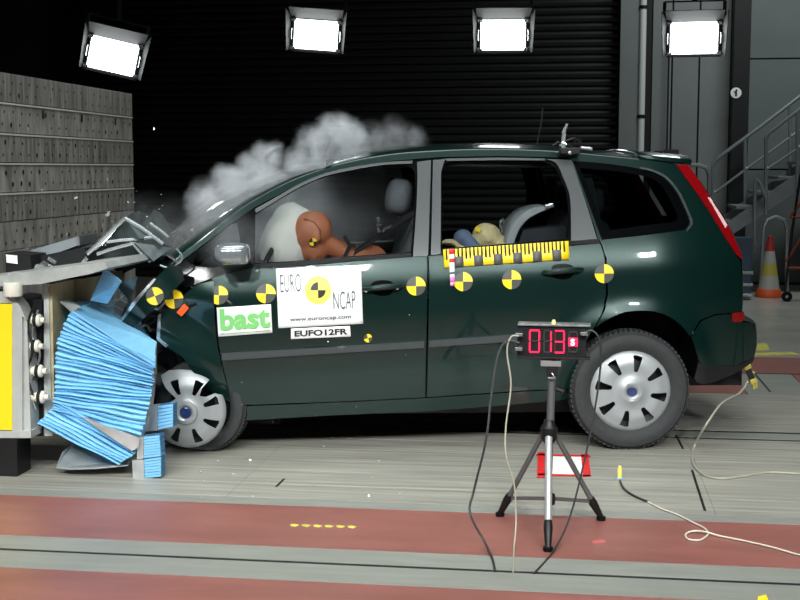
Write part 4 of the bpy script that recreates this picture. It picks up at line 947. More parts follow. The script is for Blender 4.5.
# cables
def cable(name, label, pts, r, m, cat='cable', par=None, n=6):
    c0 = Vector(pts[-1]); t = thing(name, label, cat, c0)
    MB().tube([p - c0 for p in crom(pts, n)], r, 8).build('cord', m, t, smooth=True); return t, c0
CORD_B = mat('cord_black', (40, 42, 42), 0.5); CORD_G = mat('cord_grey', (150, 148, 132), 0.5); CORD_W = mat('cord_white', (196, 190, 174), 0.5)
def ty(px, py, y): return at_y(px, py, y)
def gz(px, py, z=0.006): return at_z(px, py, z)
cable('timer_cable', 'black cable hanging from the left side of the red timer to the floor slot', [ty(519, 343, YD - 0.04), ty(509, 341, YD - 0.05), ty(499, 352, YD - 0.1), ty(492, 390, YD - 0.15), ty(486, 440, YD - 0.22), ty(474, 490, YD - 0.22), ty(470, 513, YD - 0.28), ty(484, 541, -2.0), gz(492, 558), gz(495, 571)], 0.0048, CORD_B)
cable('timer_cable', 'thin pale cable hanging from the timer down past the tripod leg', [ty(519, 336, YD - 0.04), ty(511, 337, YD - 0.05), ty(507, 352, YD - 0.06), ty(511, 385, YD - 0.08), ty(506, 425, YD - 0.12), ty(506, 455, YD - 0.16), ty(514, 483, YD - 0.16), ty(516, 522, -1.87), gz(514, 548), gz(513, 572)], 0.0036, CORD_G)
cable('timer_cable', 'dark cable looping from the right side of the timer behind the tripod leg', [ty(586, 332, YD - 0.03), ty(593, 331, YD - 0.03), ty(600, 342, YD - 0.03), ty(600, 372, YD - 0.03), ty(592, 425, YD - 0.05), ty(577, 492, YD - 0.10), ty(566, 527, -1.83), gz(552, 553), gz(534, 573)], 0.004, CORD_B)
ccl = car.matrix_basis @ L_y(747, 383, 0.30) if False else CO + Matrix.Rotation(TH, 3, 'Z') @ L_y(748, 381, 0.30)
cable('sensor_cable', 'grey cable hanging from the rear bumper clip and curling over the floor', [ccl, ccl + Vector((-0.05, -0.05, -0.06)), ty(722, 403, 0.1), ty(706, 425, -0.05), gz(694, 447), gz(693, 463), gz(704, 475), gz(722, 478.5), gz(745, 476), gz(768, 472.5), gz(800, 474), gz(840, 477)], 0.0065, CORD_G)
lp = [gz(620, 481), gz(624, 489), gz(634, 496), gz(648, 502), gz(662, 509), gz(676, 514), gz(692, 522), gz(704, 528), gz(708, 534), gz(700, 540), gz(688, 539, 0.006), gz(686, 534, 0.006), gz(694, 531, 0.008), gz(706, 532, 0.012), gz(720, 536), gz(745, 541), gz(775, 548), gz(800, 555), gz(840, 563)]
t, c0 = cable('floor_cable', 'thin white cable with one loop lying across the red floor strip', lp, 0.0042, CORD_W)
MB().tube([p + Vector((0, 0, 0.0015)) - c0 for p in crom(lp[:4], 5)], 0.0050, 8).build('dark_sleeve', CORD_B, t)
# card taped to the floor
cd_ = [at_z(*p) for p in ((541, 456.5), (585, 457.5), (588, 475.5), (539, 474.5))]; c = sum(cd_, Vector()) / 4
t = thing('floor_card', 'white card taped down with red tape behind the tripod legs', 'card', (c.x, c.y, 0))
MB().prism([p - c + Vector((0, 0, 0.001)) for p in cd_], (0, 0, 0.002)).build('card', WHITE, t)
for pts in (((538, 453), (546, 453), (545, 478), (537, 478)), ((581, 455), (588, 454), (591, 477), (583, 477)), ((536, 454.5), (590, 456), (591, 457.6), (536, 456)), ((538, 474.3), (590, 475.6), (591, 477), (538, 475.9))):
    MB().prism([at_z(*p) - c + Vector((0, 0, 0.0032)) for p in pts], (0, 0, 0.0012)).build('red_tape', RED, t)
cc = at_z(619.5, 479)
t = thing('yellow_peg', 'small yellow stub standing on the grey floor at the end of the white cable', 'peg', (cc.x, cc.y, 0.0005))
MB().lathe([(0, 0.0), (0.012, 0.0), (0.012, 0.045), (0.008, 0.066), (0, 0.068)], 14, 'z').build('peg', mat('peg_yellow', (232, 220, 110), 0.5), t, smooth=True)
MB().box((0, 0, 0.003), (0.04, 0.03, 0.006), bev=0.001).build('foot', mat('peg_blue', (120, 150, 190), 0.5), t)
# ================================================================ FLOODLIGHTS
LENS = mat('floodlight_lens', (255, 255, 255), 0.4, emit=(0.95, 1.0, 1.0), estr=9)
HOUS = mat('lamp_housing', (36, 39, 41), 0.7, 0.0); HOUSD = mat('lamp_housing_dark', (32, 35, 38), 0.5, 0.3)
def flood(px, py, Y, target, roll, label, wd=0.36, ht=0.24):
    c = at_y(px, py, Y); t = thing('floodlight', label, 'floodlight', c, 0, 'floodlights hanging in front of the shutter')
    q = (Vector(target) - c).to_track_quat('-Y', 'Z'); t.rotation_euler = (q.to_matrix() @ Matrix.Rotation(roll, 3, 'Y')).to_euler()
    MB().box((0, -0.004, 0), (wd, 0.008, ht), bev=0.004).build('lens', LENS, t)
    hs = MB(); a = [(-wd / 2 - 0.03, 0.01, -ht / 2 - 0.03), (wd / 2 + 0.03, 0.01, -ht / 2 - 0.03), (wd / 2 + 0.03, 0.01, ht / 2 + 0.03), (-wd / 2 - 0.03, 0.01, ht / 2 + 0.03)]
    b = [(-wd * 0.36, 0.26, -ht * 0.34), (wd * 0.36, 0.26, -ht * 0.34), (wd * 0.36, 0.26, ht * 0.4), (-wd * 0.36, 0.26, ht * 0.4)]
    hs.add(a + b, [(0, 1, 2, 3), (7, 6, 5, 4), (0, 4, 5, 1), (1, 5, 6, 2), (2, 6, 7, 3), (3, 7, 4, 0)]); hs.build('housing', HOUSD, t)
    for s in (-1, 1):
        cl = MB().box((s * (wd / 2 + 0.022), -0.012, 0), (0.03, 0.02, ht * 0.8), bev=0.003).build('side_clamp', HOUS, t)
        MB().tube([(s * (wd / 2 + 0.022), -0.02, -0.05), (s * (wd / 2 + 0.026), -0.045, -0.035), (s * (wd / 2 + 0.026), -0.045, 0.035), (s * (wd / 2 + 0.022), -0.02, 0.05)], 0.006, 6).build('clamp_handle', RAWMETAL, cl)
        for z in (-1, 1): MB().box((s * (wd / 2 + 0.01), -0.016, z * (ht / 2 - 0.005)), (0.045, 0.02, 0.026), bev=0.003).build('corner_catch', RAWMETAL, t)
    z0, x0 = ht / 2 + 0.01, wd / 2 + 0.035
    MB().add([(-x0, -0.005, z0), (x0, -0.005, z0), (x0 * 1.05, -0.20, z0 + 0.11), (-x0 * 1.05, -0.20, z0 + 0.11)], [(0, 1, 2, 3)]).build('barn_door', HOUS, t)
    for s in (-1, 1): MB().add([(s * x0, -0.005, z0 + 0.0), (s * x0, -0.005, -z0), (s * (x0 + 0.03), -0.10, -z0 - 0.0), (s * (x0 + 0.045), -0.16, z0 + 0.10)], [(0, 1, 2, 3)]).build('barn_door', HOUS, t)
    for o in t.children:
        if o.name.startswith('barn_door'): md = o.modifiers.new('thickness', 'SOLIDIFY'); md.thickness = 0.005
    yk = MB().bar((-x0 - 0.02, 0.14, 0), (-x0 - 0.02, 0.14, 0.30), 0.012, 0.03).bar((x0 + 0.02, 0.14, 0), (x0 + 0.02, 0.14, 0.30), 0.012, 0.03).bar((-x0 - 0.02, 0.14, 0.30), (x0 + 0.02, 0.14, 0.30), 0.03, 0.012).bar((-x0 - 0.02, 0.14, 0), (-x0 * 0.6, 0.14, 0), 0.02, 0.02).bar((x0 + 0.02, 0.14, 0), (x0 * 0.6, 0.14, 0), 0.02, 0.02); yk.build('yoke', HOUSD, t)
    R = q.to_matrix() @ Matrix.Rotation(roll, 3, 'Y'); top = R.inverted() @ Vector((0, 0, 1)); a = Vector((0, 0.14, 0.30))
    MB().tube([a, a + top * (7.48 - (c + R @ a).z)], 0.024, 10).build('hanger_pole', HOUSD, t, smooth=True)
    return t
flood(113, 56, 3.6, (0.3, -7.5, 0.6), math.radians(12), 'lit floodlight tilted above the grey impact wall, its flaps splayed', 0.40, 0.27)
flood(316, 35, 4.4, (-0.6, -7.5, 0.2), math.radians(4), 'lit floodlight hanging over the smoke and windscreen of the car', 0.39, 0.26)
flood(503, 35, 4.4, (0.4, -7.5, 0.2), math.radians(0), 'lit floodlight hanging above the rear door of the car', 0.39, 0.26)
flood(694, 38, 4.4, (0.2, -7.5, 0.2), math.radians(0), 'lit floodlight hanging in front of the pale wall panels', 0.40, 0.27)
# ================================================================ STAIRCASE
RAIL = mat('handrail_steel', (158, 166, 168), 0.35, 0.7); TREAD = mat('stair_tread', (122, 128, 132), 0.5, 0.4, var=0.1, scale=10)
YS0, YS1 = 8.75, 9.75
x_b, x_t = at_y(726, 290, YS0).x, at_y(860, 120, YS0).x
sc0 = Vector((x_b, YS0, 0)); st = thing('staircase', 'steel staircase with tube handrails climbing along the back wall', 'staircase', sc0)
p0 = at_y(735, 222, YS0); p1 = at_y(800, 176, YS0); slope = (p1.z - p0.z) / (p1.x - p0.x); run = 0.24; rise = run * slope
nst = 12; xs = p0.x - (p0.z / slope)
for k in range(nst):
    zz = rise * (k + 1); xx = xs + run * k
    MB().box((xx + 0.13 - sc0.x, (YS0 + YS1) / 2 - sc0.y, zz - 0.02), (0.27, YS1 - YS0 - 0.06, 0.035), bev=0.005).build('tread', TREAD, st)
for y in (YS0, YS1):
    MB().prism([(xs - 0.05 - sc0.x, y - sc0.y, 0.02), (xs + 0.12 - sc0.x, y - sc0.y, 0.0), (xs + run * nst + 0.12 - sc0.x, y - sc0.y, rise * nst - 0.12), (xs + run * nst + 0.0 - sc0.x, y - sc0.y, rise * nst + 0.06)], (0, 0.03, 0)).build('stringer', TREAD, st)
def rail(name, px, Y, r=0.021, par=st, m=RAIL, off=sc0): return MB().tube([at_y(p[0], p[1], Y) - off for p in px], r, 10).build(name, m, par, smooth=True)
rail('handrail', [(713, 166), (715, 161), (722, 155), (760, 127), (800, 96), (860, 50)], YS1, 0.026)
rail('mid_rail', [(713, 194), (745, 170), (800, 130), (860, 86)], YS1, 0.017)
for px, y0, y1 in ((713, 166, 262), (745, 139, 215), (790, 104, 190)): rail('rail_post', [(px, y0), (px, y1)], YS1, 0.022)
rail('handrail', [(766, 139), (768, 134), (800, 109), (860, 62)], YS0, 0.022); rail('mid_rail', [(766, 170), (800, 147), (860, 104)], YS0, 0.015)
for px, y0, y1 in ((766, 138, 214), (797.5, 111, 190)): rail('rail_post', [(px, y0), (px, y1)], YS0, 0.023)
rail('newel_rail', [(755, 252), (755, 185), (756.5, 179), (760, 183), (765, 196)], YS0 - 0.05, 0.022)
# hoop barriers and cone
def hoop(label, xa, xb, ytop, ybot, Y, r=0.024):
    a, b = at_y(xa, ytop, Y), at_y(xb, ytop, Y); base = at_y((xa + xb) / 2, ybot, Y); o = Vector((base.x, Y, 0)); t = thing('hoop_barrier', label, 'barrier', o, 0, 'steel hoop barriers')
    hw = (b.x - a.x) / 2; zt = a.z; pts = [(-hw - 0.02, 0, 0.01), (-hw - 0.01, 0, zt * 0.5), (-hw, 0, zt - 0.12), (-hw + 0.035, 0, zt - 0.035), (-hw + 0.12, 0, zt), (hw - 0.12, 0, zt), (hw - 0.035, 0, zt - 0.035), (hw, 0, zt - 0.12), (hw + 0.01, 0, zt * 0.5), (hw + 0.02, 0, 0.01)]
    MB().tube(pts, r, 10).build('hoop_tube', RAIL, t, smooth=True)
    for s in (-1, 1): MB().lathe([(0, 0.0), (0.05, 0.0), (0.05, 0.01), (0, 0.012)], 14, 'z', (s * (hw + 0.02), 0, 0)).build('foot_plate', RAIL, t)
    return t
YC = 8.3
hoop('pale steel hoop barrier standing over the orange traffic cone', 762, 785, 217, 296, YC + 0.25)
hoop('steel hoop barrier half hidden behind the car tail light', 676, 706, 165, 300, 8.6, 0.026)
rail2 = at_y(779, 240, YC + 0.1)
cb = at_z(768.5, 297); CZ = lambda px, py: at_y(px, py, cb.y).z
cone = thing('traffic_cone', 'orange traffic cone with white and yellow bands under the steel hoop', 'traffic cone', (cb.x, cb.y, 0))
ORG = mat('cone_orange', (196, 82, 36), 0.5); CWH = mat('cone_white', (158, 158, 152), 0.5); CYE = mat('cone_yellow', (164, 156, 66), 0.5); CRD = mat('cone_red', (156, 42, 36), 0.5)
H_ = CZ(768, 237)
def ring(r0, z0, r1, z1, m, name): MB().lathe([(r0, z0), (r1, z1), (r1 - 0.012, z1), (r0 - 0.012, z0)], 28, 'z').build(name, m, cone, smooth=True)
MB().lathe([(0, 0), (0.155, 0), (0.16, 0.02), (0.15, 0.06), (0.135, 0.10), (0.12, 0.10), (0, 0.10)], 28, 'z').build('base', ORG, cone, smooth=True)
R_ = lambda z: 0.125 - 0.095 * (z - 0.1) / (H_ - 0.1)
cuts = [0.10, 0.26, 0.40, 0.55, H_]
for a, b, m in zip(cuts, cuts[1:], (CWH, CYE, CWH, CRD)): ring(R_(a), a, R_(b), b, m, 'band')
MB().lathe([(0.035, H_), (0.03, H_ + 0.01), (0, H_ + 0.012)], 20, 'z').build('cap', CRD, cone)
# rust red wheeled frame at the edge of the view
RUST = mat('rust_red_frame', (122, 52, 36), 0.5, 0.2)
o = at_z(796, 297); tf = thing('trolley_frame', 'dark red tubular trolley frame leaning beside the stair foot', 'trolley', (o.x, 8.0, 0)); O2 = Vector((o.x, 8.0, 0))
for nm, px in (('upright', [(785, 292), (792, 232), (800, 178), (806, 150)]), ('crossbar', [(790, 217), (830, 217)]), ('crossbar', [(787, 268), (830, 268)]), ('upright', [(830, 292), (830, 150)]), ('brace', [(786, 262), (800, 240), (812, 217)]), ('brace', [(790, 217), (797, 208), (806, 196)])):
    MB().tube([at_y(p[0], p[1], 8.0) - O2 for p in px], 0.016, 8).build(nm, RUST if nm != 'upright' else BLACKM, tf, smooth=True)
for x in (787, 830):
    p = at_y(x, 292, 8.0) - O2; MB().lathe([(0.02, -0.02), (0.055, -0.02), (0.06, -0.012), (0.06, 0.012), (0.055, 0.02), (0.02, 0.02)], 18, 'y', (p.x, p.y, 0.06)).build('wheel', RUBBER, tf, smooth=True)
# junction box on the wall above the car's tail
c = at_y(667, 154, YB - 0.1); jb = thing('wall_camera', 'small grey camera box fixed to the wall panels above the car tail', 'camera box', c)
MB().box((0.05, 0, 0), (0.2, 0.16, 0.12), bev=0.03).build('body', HOUS, jb, smooth=True); MB().box((-0.09, -0.02, -0.005), (0.05, 0.1, 0.09), bev=0.008).box((-0.145, -0.02, -0.005), (0.045, 0.1, 0.09), bev=0.008).build('lens_block', BLACKM, jb)
MB().tube([(0.0, 0.05, 0.05), (0.0, 0.05, 1.6)], 0.012, 8).build('conduit', HOUSD, jb)
# small things at the stair foot, next to the car
o = at_z(741, 298); cr = thing('floor_socket_box', 'dark blue box with pale bands standing behind the car tail', 'box', (o.x - 0.02, 8.2, 0))
MB().box((0, 0, 0.38), (0.2, 0.2, 0.70), bev=0.01).build('body', mat('box_blue', (44, 62, 84), 0.5), cr)
for z in (0.06, 0.18, 0.32): MB().box((0.0, -0.0, z), (0.24, 0.22, 0.035), bev=0.006).build('band', STEEL, cr)
# ================================================================ TEST DUMMIES
def to_world(v): return CO + Matrix.Rotation(TH, 3, 'Z') @ Vector(v)
class Body:
    """round-limbed figure merged into one skin by voxel remeshing"""
    def __init__(s): s.mb = MB()
    def ball(s, c, r, rot=(0, 0, 0), seg=20):
        bm = bmesh.new(); bmesh.ops.create_uvsphere(bm, u_segments=seg, v_segments=12, radius=1)
        R = Matrix.Rotation(rot[2], 3, 'Z') @ Matrix.Rotation(rot[1], 3, 'Y') @ Matrix.Rotation(rot[0], 3, 'X'); r = (r, r, r) if not isinstance(r, (tuple, list)) else r
        bm.verts.index_update(); s.mb.add([R @ Vector((v.co.x * r[0], v.co.y * r[1], v.co.z * r[2])) + Vector(c) for v in bm.verts], [[v.index for v in f.verts] for f in bm.faces]); bm.free(); return s
    def limb(s, pts, rs):
        P = crom(pts, 4); n = len(pts); rr = []
        for i in range(len(P)):
            t = i / 4; k = min(int(t), n - 2); rr.append(rs[k] + (rs[k + 1] - rs[k]) * (t - k))
        s.mb.tube(P, rr, 14); s.ball(P[0], rr[0] * 0.98); s.ball(P[-1], rr[-1] * 0.98); return s
    def build(s, name, m, par, vox=0.010, sm=6):
        o = s.mb.build(name, m, par, smooth=True, sharp=180)
        md = o.modifiers.new('skin', 'REMESH'); md.mode = 'VOXEL'; md.voxel_size = vox; md.use_smooth_shade = True
        md = o.modifiers.new('smooth', 'SMOOTH'); md.iterations = sm; md.factor = 0.5; return o
def hand(B, w, d, side, up, sc=1.0):
    d = Vector(d).normalized(); side = Vector(side).normalized(); nrm = d.cross(side)
    B.limb([w, Vector(w) + d * 0.045 * sc, Vector(w) + d * 0.085 * sc], [0.026 * sc, 0.034 * sc, 0.032 * sc])
    for k, (o, l) in enumerate(((-0.030, 0.066), (-0.010, 0.076), (0.010, 0.072), (0.030, 0.056))):
        b = Vector(w) + d * 0.085 * sc + side * o * sc; B.limb([b, b + d * l * 0.5 * sc, b + d * l * 0.85 * sc - Vector(up) * 0.025 * sc], [0.0105 * sc, 0.0100 * sc, 0.009 * sc])
    b = Vector(w) + d * 0.03 * sc - side * 0.03 * sc; B.limb([b, b - side * 0.03 * sc + d * 0.03 * sc, b - side * 0.035 * sc + d * 0.06 * sc], [0.013 * sc, 0.011 * sc, 0.010 * sc])
# ---- driver: thrown forward, face in the airbag
hd = L_y(312, 237, 0.41); nk = L_y(343, 252, 0.45); sh = L_y(366, 262, 0.45); hip = L_y(398, 345, 0.45)
base = Vector((hip.x, 0.45, hip.z - 0.12))
dm = thing('driver_dummy', 'terracotta coloured crash test dummy in the driver seat, face pressed into the white airbag', 'test dummy', to_world(base), TH)
DT = bpy.data.materials.new('dummy_vinyl'); DT.use_nodes = True; nt = DT.node_tree; bs = nt.nodes['Principled BSDF']; bs.inputs['Roughness'].default_value = 0.5
nz = nt.nodes.new('ShaderNodeTexNoise'); nz.inputs['Scale'].default_value = 8; cr_ = nt.nodes.new('ShaderNodeValToRGB'); cr_.color_ramp.elements[0].color = (*lin((158, 92, 64)), 1); cr_.color_ramp.elements[1].color = (*lin((196, 126, 92)), 1); nt.links.new(nz.outputs['Fac'], cr_.inputs[0]); nt.links.new(cr_.outputs[0], bs.inputs['Base Color'])
B = Body(); h = hd - base; n_ = nk - base; s_ = sh - base; hp = hip - base
tilt = math.radians(40)          # face turned down towards the bag (-x)
Rh = Matrix.Rotation(-tilt, 3, 'Y')
def HP(x, y, z): return h + Rh @ (Vector((x, y, z)) * 1.12)
B.ball(HP(0.015, 0, 0.025), (0.125, 0.092, 0.112), (0, -tilt, 0), 28)       # cranium
B.ball(HP(-0.035, 0, -0.045), (0.075, 0.072, 0.092), (0, -tilt, 0))         # face and jaw
B.ball(HP(-0.072, 0, -0.095), (0.028, 0.032, 0.024), (0, -tilt, 0))         # chin
B.limb([HP(-0.088, 0, 0.0), HP(-0.108, 0, -0.035)], [0.010, 0.015])         # nose
B.limb([HP(-0.085, 0.025, -0.068), HP(-0.095, 0.0, -0.070), HP(-0.085, -0.025, -0.068)], [0.008, 0.010, 0.008])   # lips
for y in (-1, 1):
    B.ball(HP(-0.072, y * 0.032, 0.018), (0.02, 0.026, 0.012), (0, -tilt, 0)); B.ball(HP(0.02, y * 0.078, -0.015), (0.024, 0.010, 0.034), (0, -tilt, 0))
B.limb([h.lerp(n_, 0.3), n_, n_.lerp(s_, 0.8)], [0.058, 0.056, 0.075])
B.limb([s_ + Vector((0.03, 0, 0.0)), s_.lerp(hp, 0.4), s_.lerp(hp, 0.75), hp], [0.10, 0.135, 0.12, 0.13])
for y in (-1, 1):
    B.limb([s_ + Vector((0, y * 0.06, 0.0)), s_ + Vector((0.02, y * 0.16, -0.015))], [0.08, 0.065])
    a0 = s_ + Vector((0.02, y * 0.18, -0.02)); el = a0 + Vector((-0.16, y * 0.03, -0.22)); wr = el + Vector((-0.24, -y * 0.04, -0.02))
    B.limb([a0, a0.lerp(el, 0.5), el, el.lerp(wr, 0.5), wr], [0.060, 0.052, 0.044, 0.042, 0.030]); hand(B, wr, (-1, 0, 0.0), (0, -y, 0), (0, 0, 1))
    th0 = hp + Vector((-0.02, y * 0.09, -0.02)); kn = th0 + Vector((-0.44, y * 0.03, 0.05)); an = kn + Vector((-0.22, 0, -0.24))
    B.limb([th0, th0.lerp(kn, 0.5), kn, kn.lerp(an, 0.5), an, an + Vector((-0.12, 0, -0.01))], [0.088, 0.078, 0.060, 0.052, 0.040, 0.035])
B.ball(hp + Vector((0.02, 0, -0.02)), (0.14, 0.17, 0.12))
body = B.build('body', DT, dm)
# black collar bracket, cap seam, head target, red shoulder tab
MB().tube([HP(0.03, -0.060, 0.095), HP(0.06, -0.072, 0.05), HP(0.055, -0.076, 0.0), HP(0.02, -0.080, -0.04)], 0.003, 6).build('head_seam', mat('seam_brown', (88, 44, 28), 0.6), dm, smooth=True)
cb_ = n_ + Vector((0, -0.064, 0)); MB().bar(L_y(343, 260, 0.375) - base, L_y(350, 246, 0.375) - base, 0.012, 0.022).bar(L_y(344, 236, 0.375) - base, L_y(350, 246, 0.375) - base, 0.012, 0.022).bar(L_y(350, 245, 0.372) - base, L_y(356, 246, 0.372) - base, 0.012, 0.02).build('neck_bracket', BLACKM, dm)
hc_ = L_y(313, 242, 0.315) - base
for k in range(4):
    vs = [hc_] + [hc_ + Vector((0.022 * math.cos(PI / 2 * (k + i / 6) + 0.2), 0.0, 0.022 * math.sin(PI / 2 * (k + i / 6) + 0.2))) for i in range(7)]
    o = MB().prism(vs, (0, 0.012, 0)).build('head_target', YEL if k % 2 == 0 else MBLK, dm)
MB().bar(L_y(357, 261, 0.34) - base, L_y(373, 257, 0.34) - base, 0.02, 0.05).build('shoulder_tab', mat('tab_red', (222, 82, 40), 0.5), dm)
# ---- child in the rear: slumped over its shield
ch = L_y(487, 236, 0.45); cbase = Vector((ch.x + 0.2, 0.45, ch.z - 0.35))
cdm = thing('child_dummy', 'small beige child dummy slumped forward behind the yellow measuring strip', 'test dummy', to_world(cbase), TH)
BEI = mat('dummy_beige', (206, 192, 146), 0.65, var=0.08, scale=20); BLC = mat('child_clothes_blue', (96, 112, 140), 0.8, var=0.15, scale=25)
B = Body(); h = ch - cbase
B.ball(h, (0.085, 0.068, 0.075), (0, 0.3, 0), 24); B.ball(h + Vector((-0.05, 0, -0.03)), (0.045, 0.05, 0.05)); B.limb([h + Vector((-0.088, 0, 0.0)), h + Vector((-0.10, 0, -0.025))], [0.007, 0.011])
for y in (-1, 1): B.ball(h + Vector((0.0, y * 0.068, -0.01)), (0.018, 0.008, 0.024))
tor = h + Vector((0.14, 0, -0.16)); B.limb([h + Vector((0.05, 0, -0.03)), h + Vector((0.10, 0, -0.07)), tor, tor + Vector((0.06, 0, -0.14))], [0.045, 0.065, 0.085, 0.09])
for y in (-1, 1):
    a0 = h + Vector((0.07, y * 0.09, -0.06)); el = a0 + Vector((-0.13, y * 0.02, -0.06)); wr = L_y(456, 243, 0.45 + y * 0.1) - cbase
    B.limb([a0, el, wr], [0.036, 0.030, 0.022]); hand(B, wr, (-1, 0, 0.1), (0, -y, 0), (0, 0, 1), 0.62)
    k0 = tor + Vector((0.04, y * 0.06, -0.12)); B.limb([k0, k0 + Vector((-0.22, y * 0.02, 0.02)), k0 + Vector((-0.26, y * 0.02, -0.18))], [0.055, 0.045, 0.032])
B.build('body', BEI, cdm, 0.008, 4)
sl = Body(); p = L_y(463, 238, 0.36) - cbase; sl.ball(p, (0.055, 0.05, 0.05)); sl.limb([p, p + Vector((0.05, 0.0, -0.05)), p + Vector((0.1, 0, -0.1))], [0.05, 0.045, 0.045]); sl.build('sleeve', BLC, cdm, 0.008, 4)
MB().box(L_y(478, 229, 0.37) - cbase, (0.03, 0.004, 0.025), (0, 0.5, 0)).build('head_target', YEL, cdm)
# ---- child seat shell with its padded arm
cs0 = L_y(525, 300, 0.45); cs = thing('child_restraint', 'pale grey curved child seat arm rising behind the beige child dummy', 'child seat', to_world((cs0.x, 0.45, cs0.z)), TH); cs0 = Vector((cs0.x, 0.45, cs0.z))
SHELL = mat('child_seat_grey', (158, 164, 168), 0.5, var=0.06, scale=12)
up_ = crom([(505, 252), (506, 240), (512, 224), (522, 213), (534, 207.5), (547, 205.5)], 5); lo_ = crom([(514, 252), (515, 242), (520, 230), (528, 220), (538, 214), (549, 209)], 5)
rows = []
for u_, l_ in zip(up_, lo_):
    a, b = L_y(u_.x, u_.y, 0.30) - cs0, L_y(l_.x, l_.y, 0.30) - cs0; d = Vector((0, 0.34, 0)); e = Vector((0, 0.012, 0)); m_ = (a + b) / 2
    rows.append([m_.lerp(a, 0.75) - e * 0, a + e, a + d - e, m_.lerp(a, 0.75) + d, m_.lerp(b, 0.75) + d, b + d - e, b + e, m_.lerp(b, 0.75)])
MB().grid(rows, closed=True).add(rows[0], [tuple(range(8))]).add(rows[-1], [tuple(range(8))]).build('side_arm', SHELL, cs, smooth=True, sharp=50)
w0 = L_y(547, 206, 0.31) - cs0; MB().box(w0 + Vector((0.01, 0, 0.0)), (0.05, 0.05, 0.025), (0, -0.3, 0), bev=0.006).build('arm_clip', RAWMETAL, cs)
a, b, c_, d_ = [L_y(*p, 0.34) - cs0 for p in ((517, 250), (523, 230), (565, 226), (568, 250))]; MB().prism([a, b, c_, d_], (0, 0.28, 0)).build('seat_shell', SEATD, cs)
MB().box((0.05, 0, -0.02), (0.42, 0.40, 0.10), bev=0.03).build('booster', SHELL, cs)
MB().tube([L_y(501, 232, 0.34) - cs0, L_y(500, 222, 0.33) - cs0, L_y(503, 218, 0.33) - cs0, L_y(504, 226, 0.33) - cs0], 0.008, 6).build('harness_clip', RAWMETAL, cs)
# ================================================================ FLYING SHARDS
rs_ = random.Random(21)
SH_G = mat('shard_pale', (226, 232, 232), 0.2, 0.4); nshard = 0
def shard(p, sz, seed):
    rr = random.Random(seed); n = rr.choice((3, 4, 5)); vs = []
    R = Matrix.Rotation(rr.uniform(0, 6), 3, 'X') @ Matrix.Rotation(rr.uniform(0, 6), 3, 'Y') if False else Matrix.Rotation(rr.uniform(-0.9, 0.9), 3, 'X') @ Matrix.Rotation(rr.uniform(0, 6), 3, 'Y')
    for k in range(n):
        a = 2 * PI * (k + rr.uniform(-0.3, 0.3)) / n; r = sz * rr.uniform(0.45, 1.0); vs.append(R @ Vector((r * math.cos(a), 0, 0.5 * r * math.sin(a))))
    o = MB().prism(vs, R @ Vector((0, 0.004, 0))).build('flying_shard', SH_G); o.location = p
    return o
big = [(76, 198, 0.022, 'bright triangular shard flying in front of the impact wall'), (108, 214, 0.026, 'pale oval fragment flying between the impact wall and the bonnet'), (42, 190, 0.012, None), (128, 202, 0.010, None), (28, 129, 0.016, 'flat pale fragment high against the impact wall'), (154, 129, 0.016, 'grey shard flying against the dark shutter'), (67, 235, 0.010, None), (107, 241, 0.012, None)]
for k, (x, y, s, lb) in enumerate(big):
    tag(shard(at_y(x, y, -0.5), s, 100 + k), lb or 'tiny bright shard flying off the crushed front of the car', 'shard', 'flying fragments of the crash')
for k in range(70):
    if k < 40: x, y = rs_.gauss(135, 28), rs_.gauss(225, 20)
    elif k < 55: x, y = rs_.uniform(20, 130), rs_.uniform(150, 270)
    else: x, y = rs_.uniform(130, 420), rs_.uniform(300, 470)
    Y = -0.75 if k >= 55 else rs_.uniform(-0.7, 0.2)
    tag(shard(at_y(x, y, Y), rs_.uniform(0.004, 0.008) * (0.8 if k < 55 else 0.7), k), 'tiny bright speck flying around the raised edge of the crumpled bonnet' if k < 40 else 'tiny bright speck flying in front of the grey impact wall' if k < 55 else 'tiny bright speck flying in front of the dark green car doors', 'shard', 'flying fragments of the crash')
for k in range(16):
    p = at_z(rs_.uniform(150, 420), rs_.uniform(455, 500)); o = shard(Vector((p.x, p.y, 0.004)), rs_.uniform(0.006, 0.012), 300 + k); o.rotation_euler = (PI / 2, 0, 0)
    tag(o, 'tiny pale crumb lying on the grey floor boards', 'shard', 'crumbs on the floor')
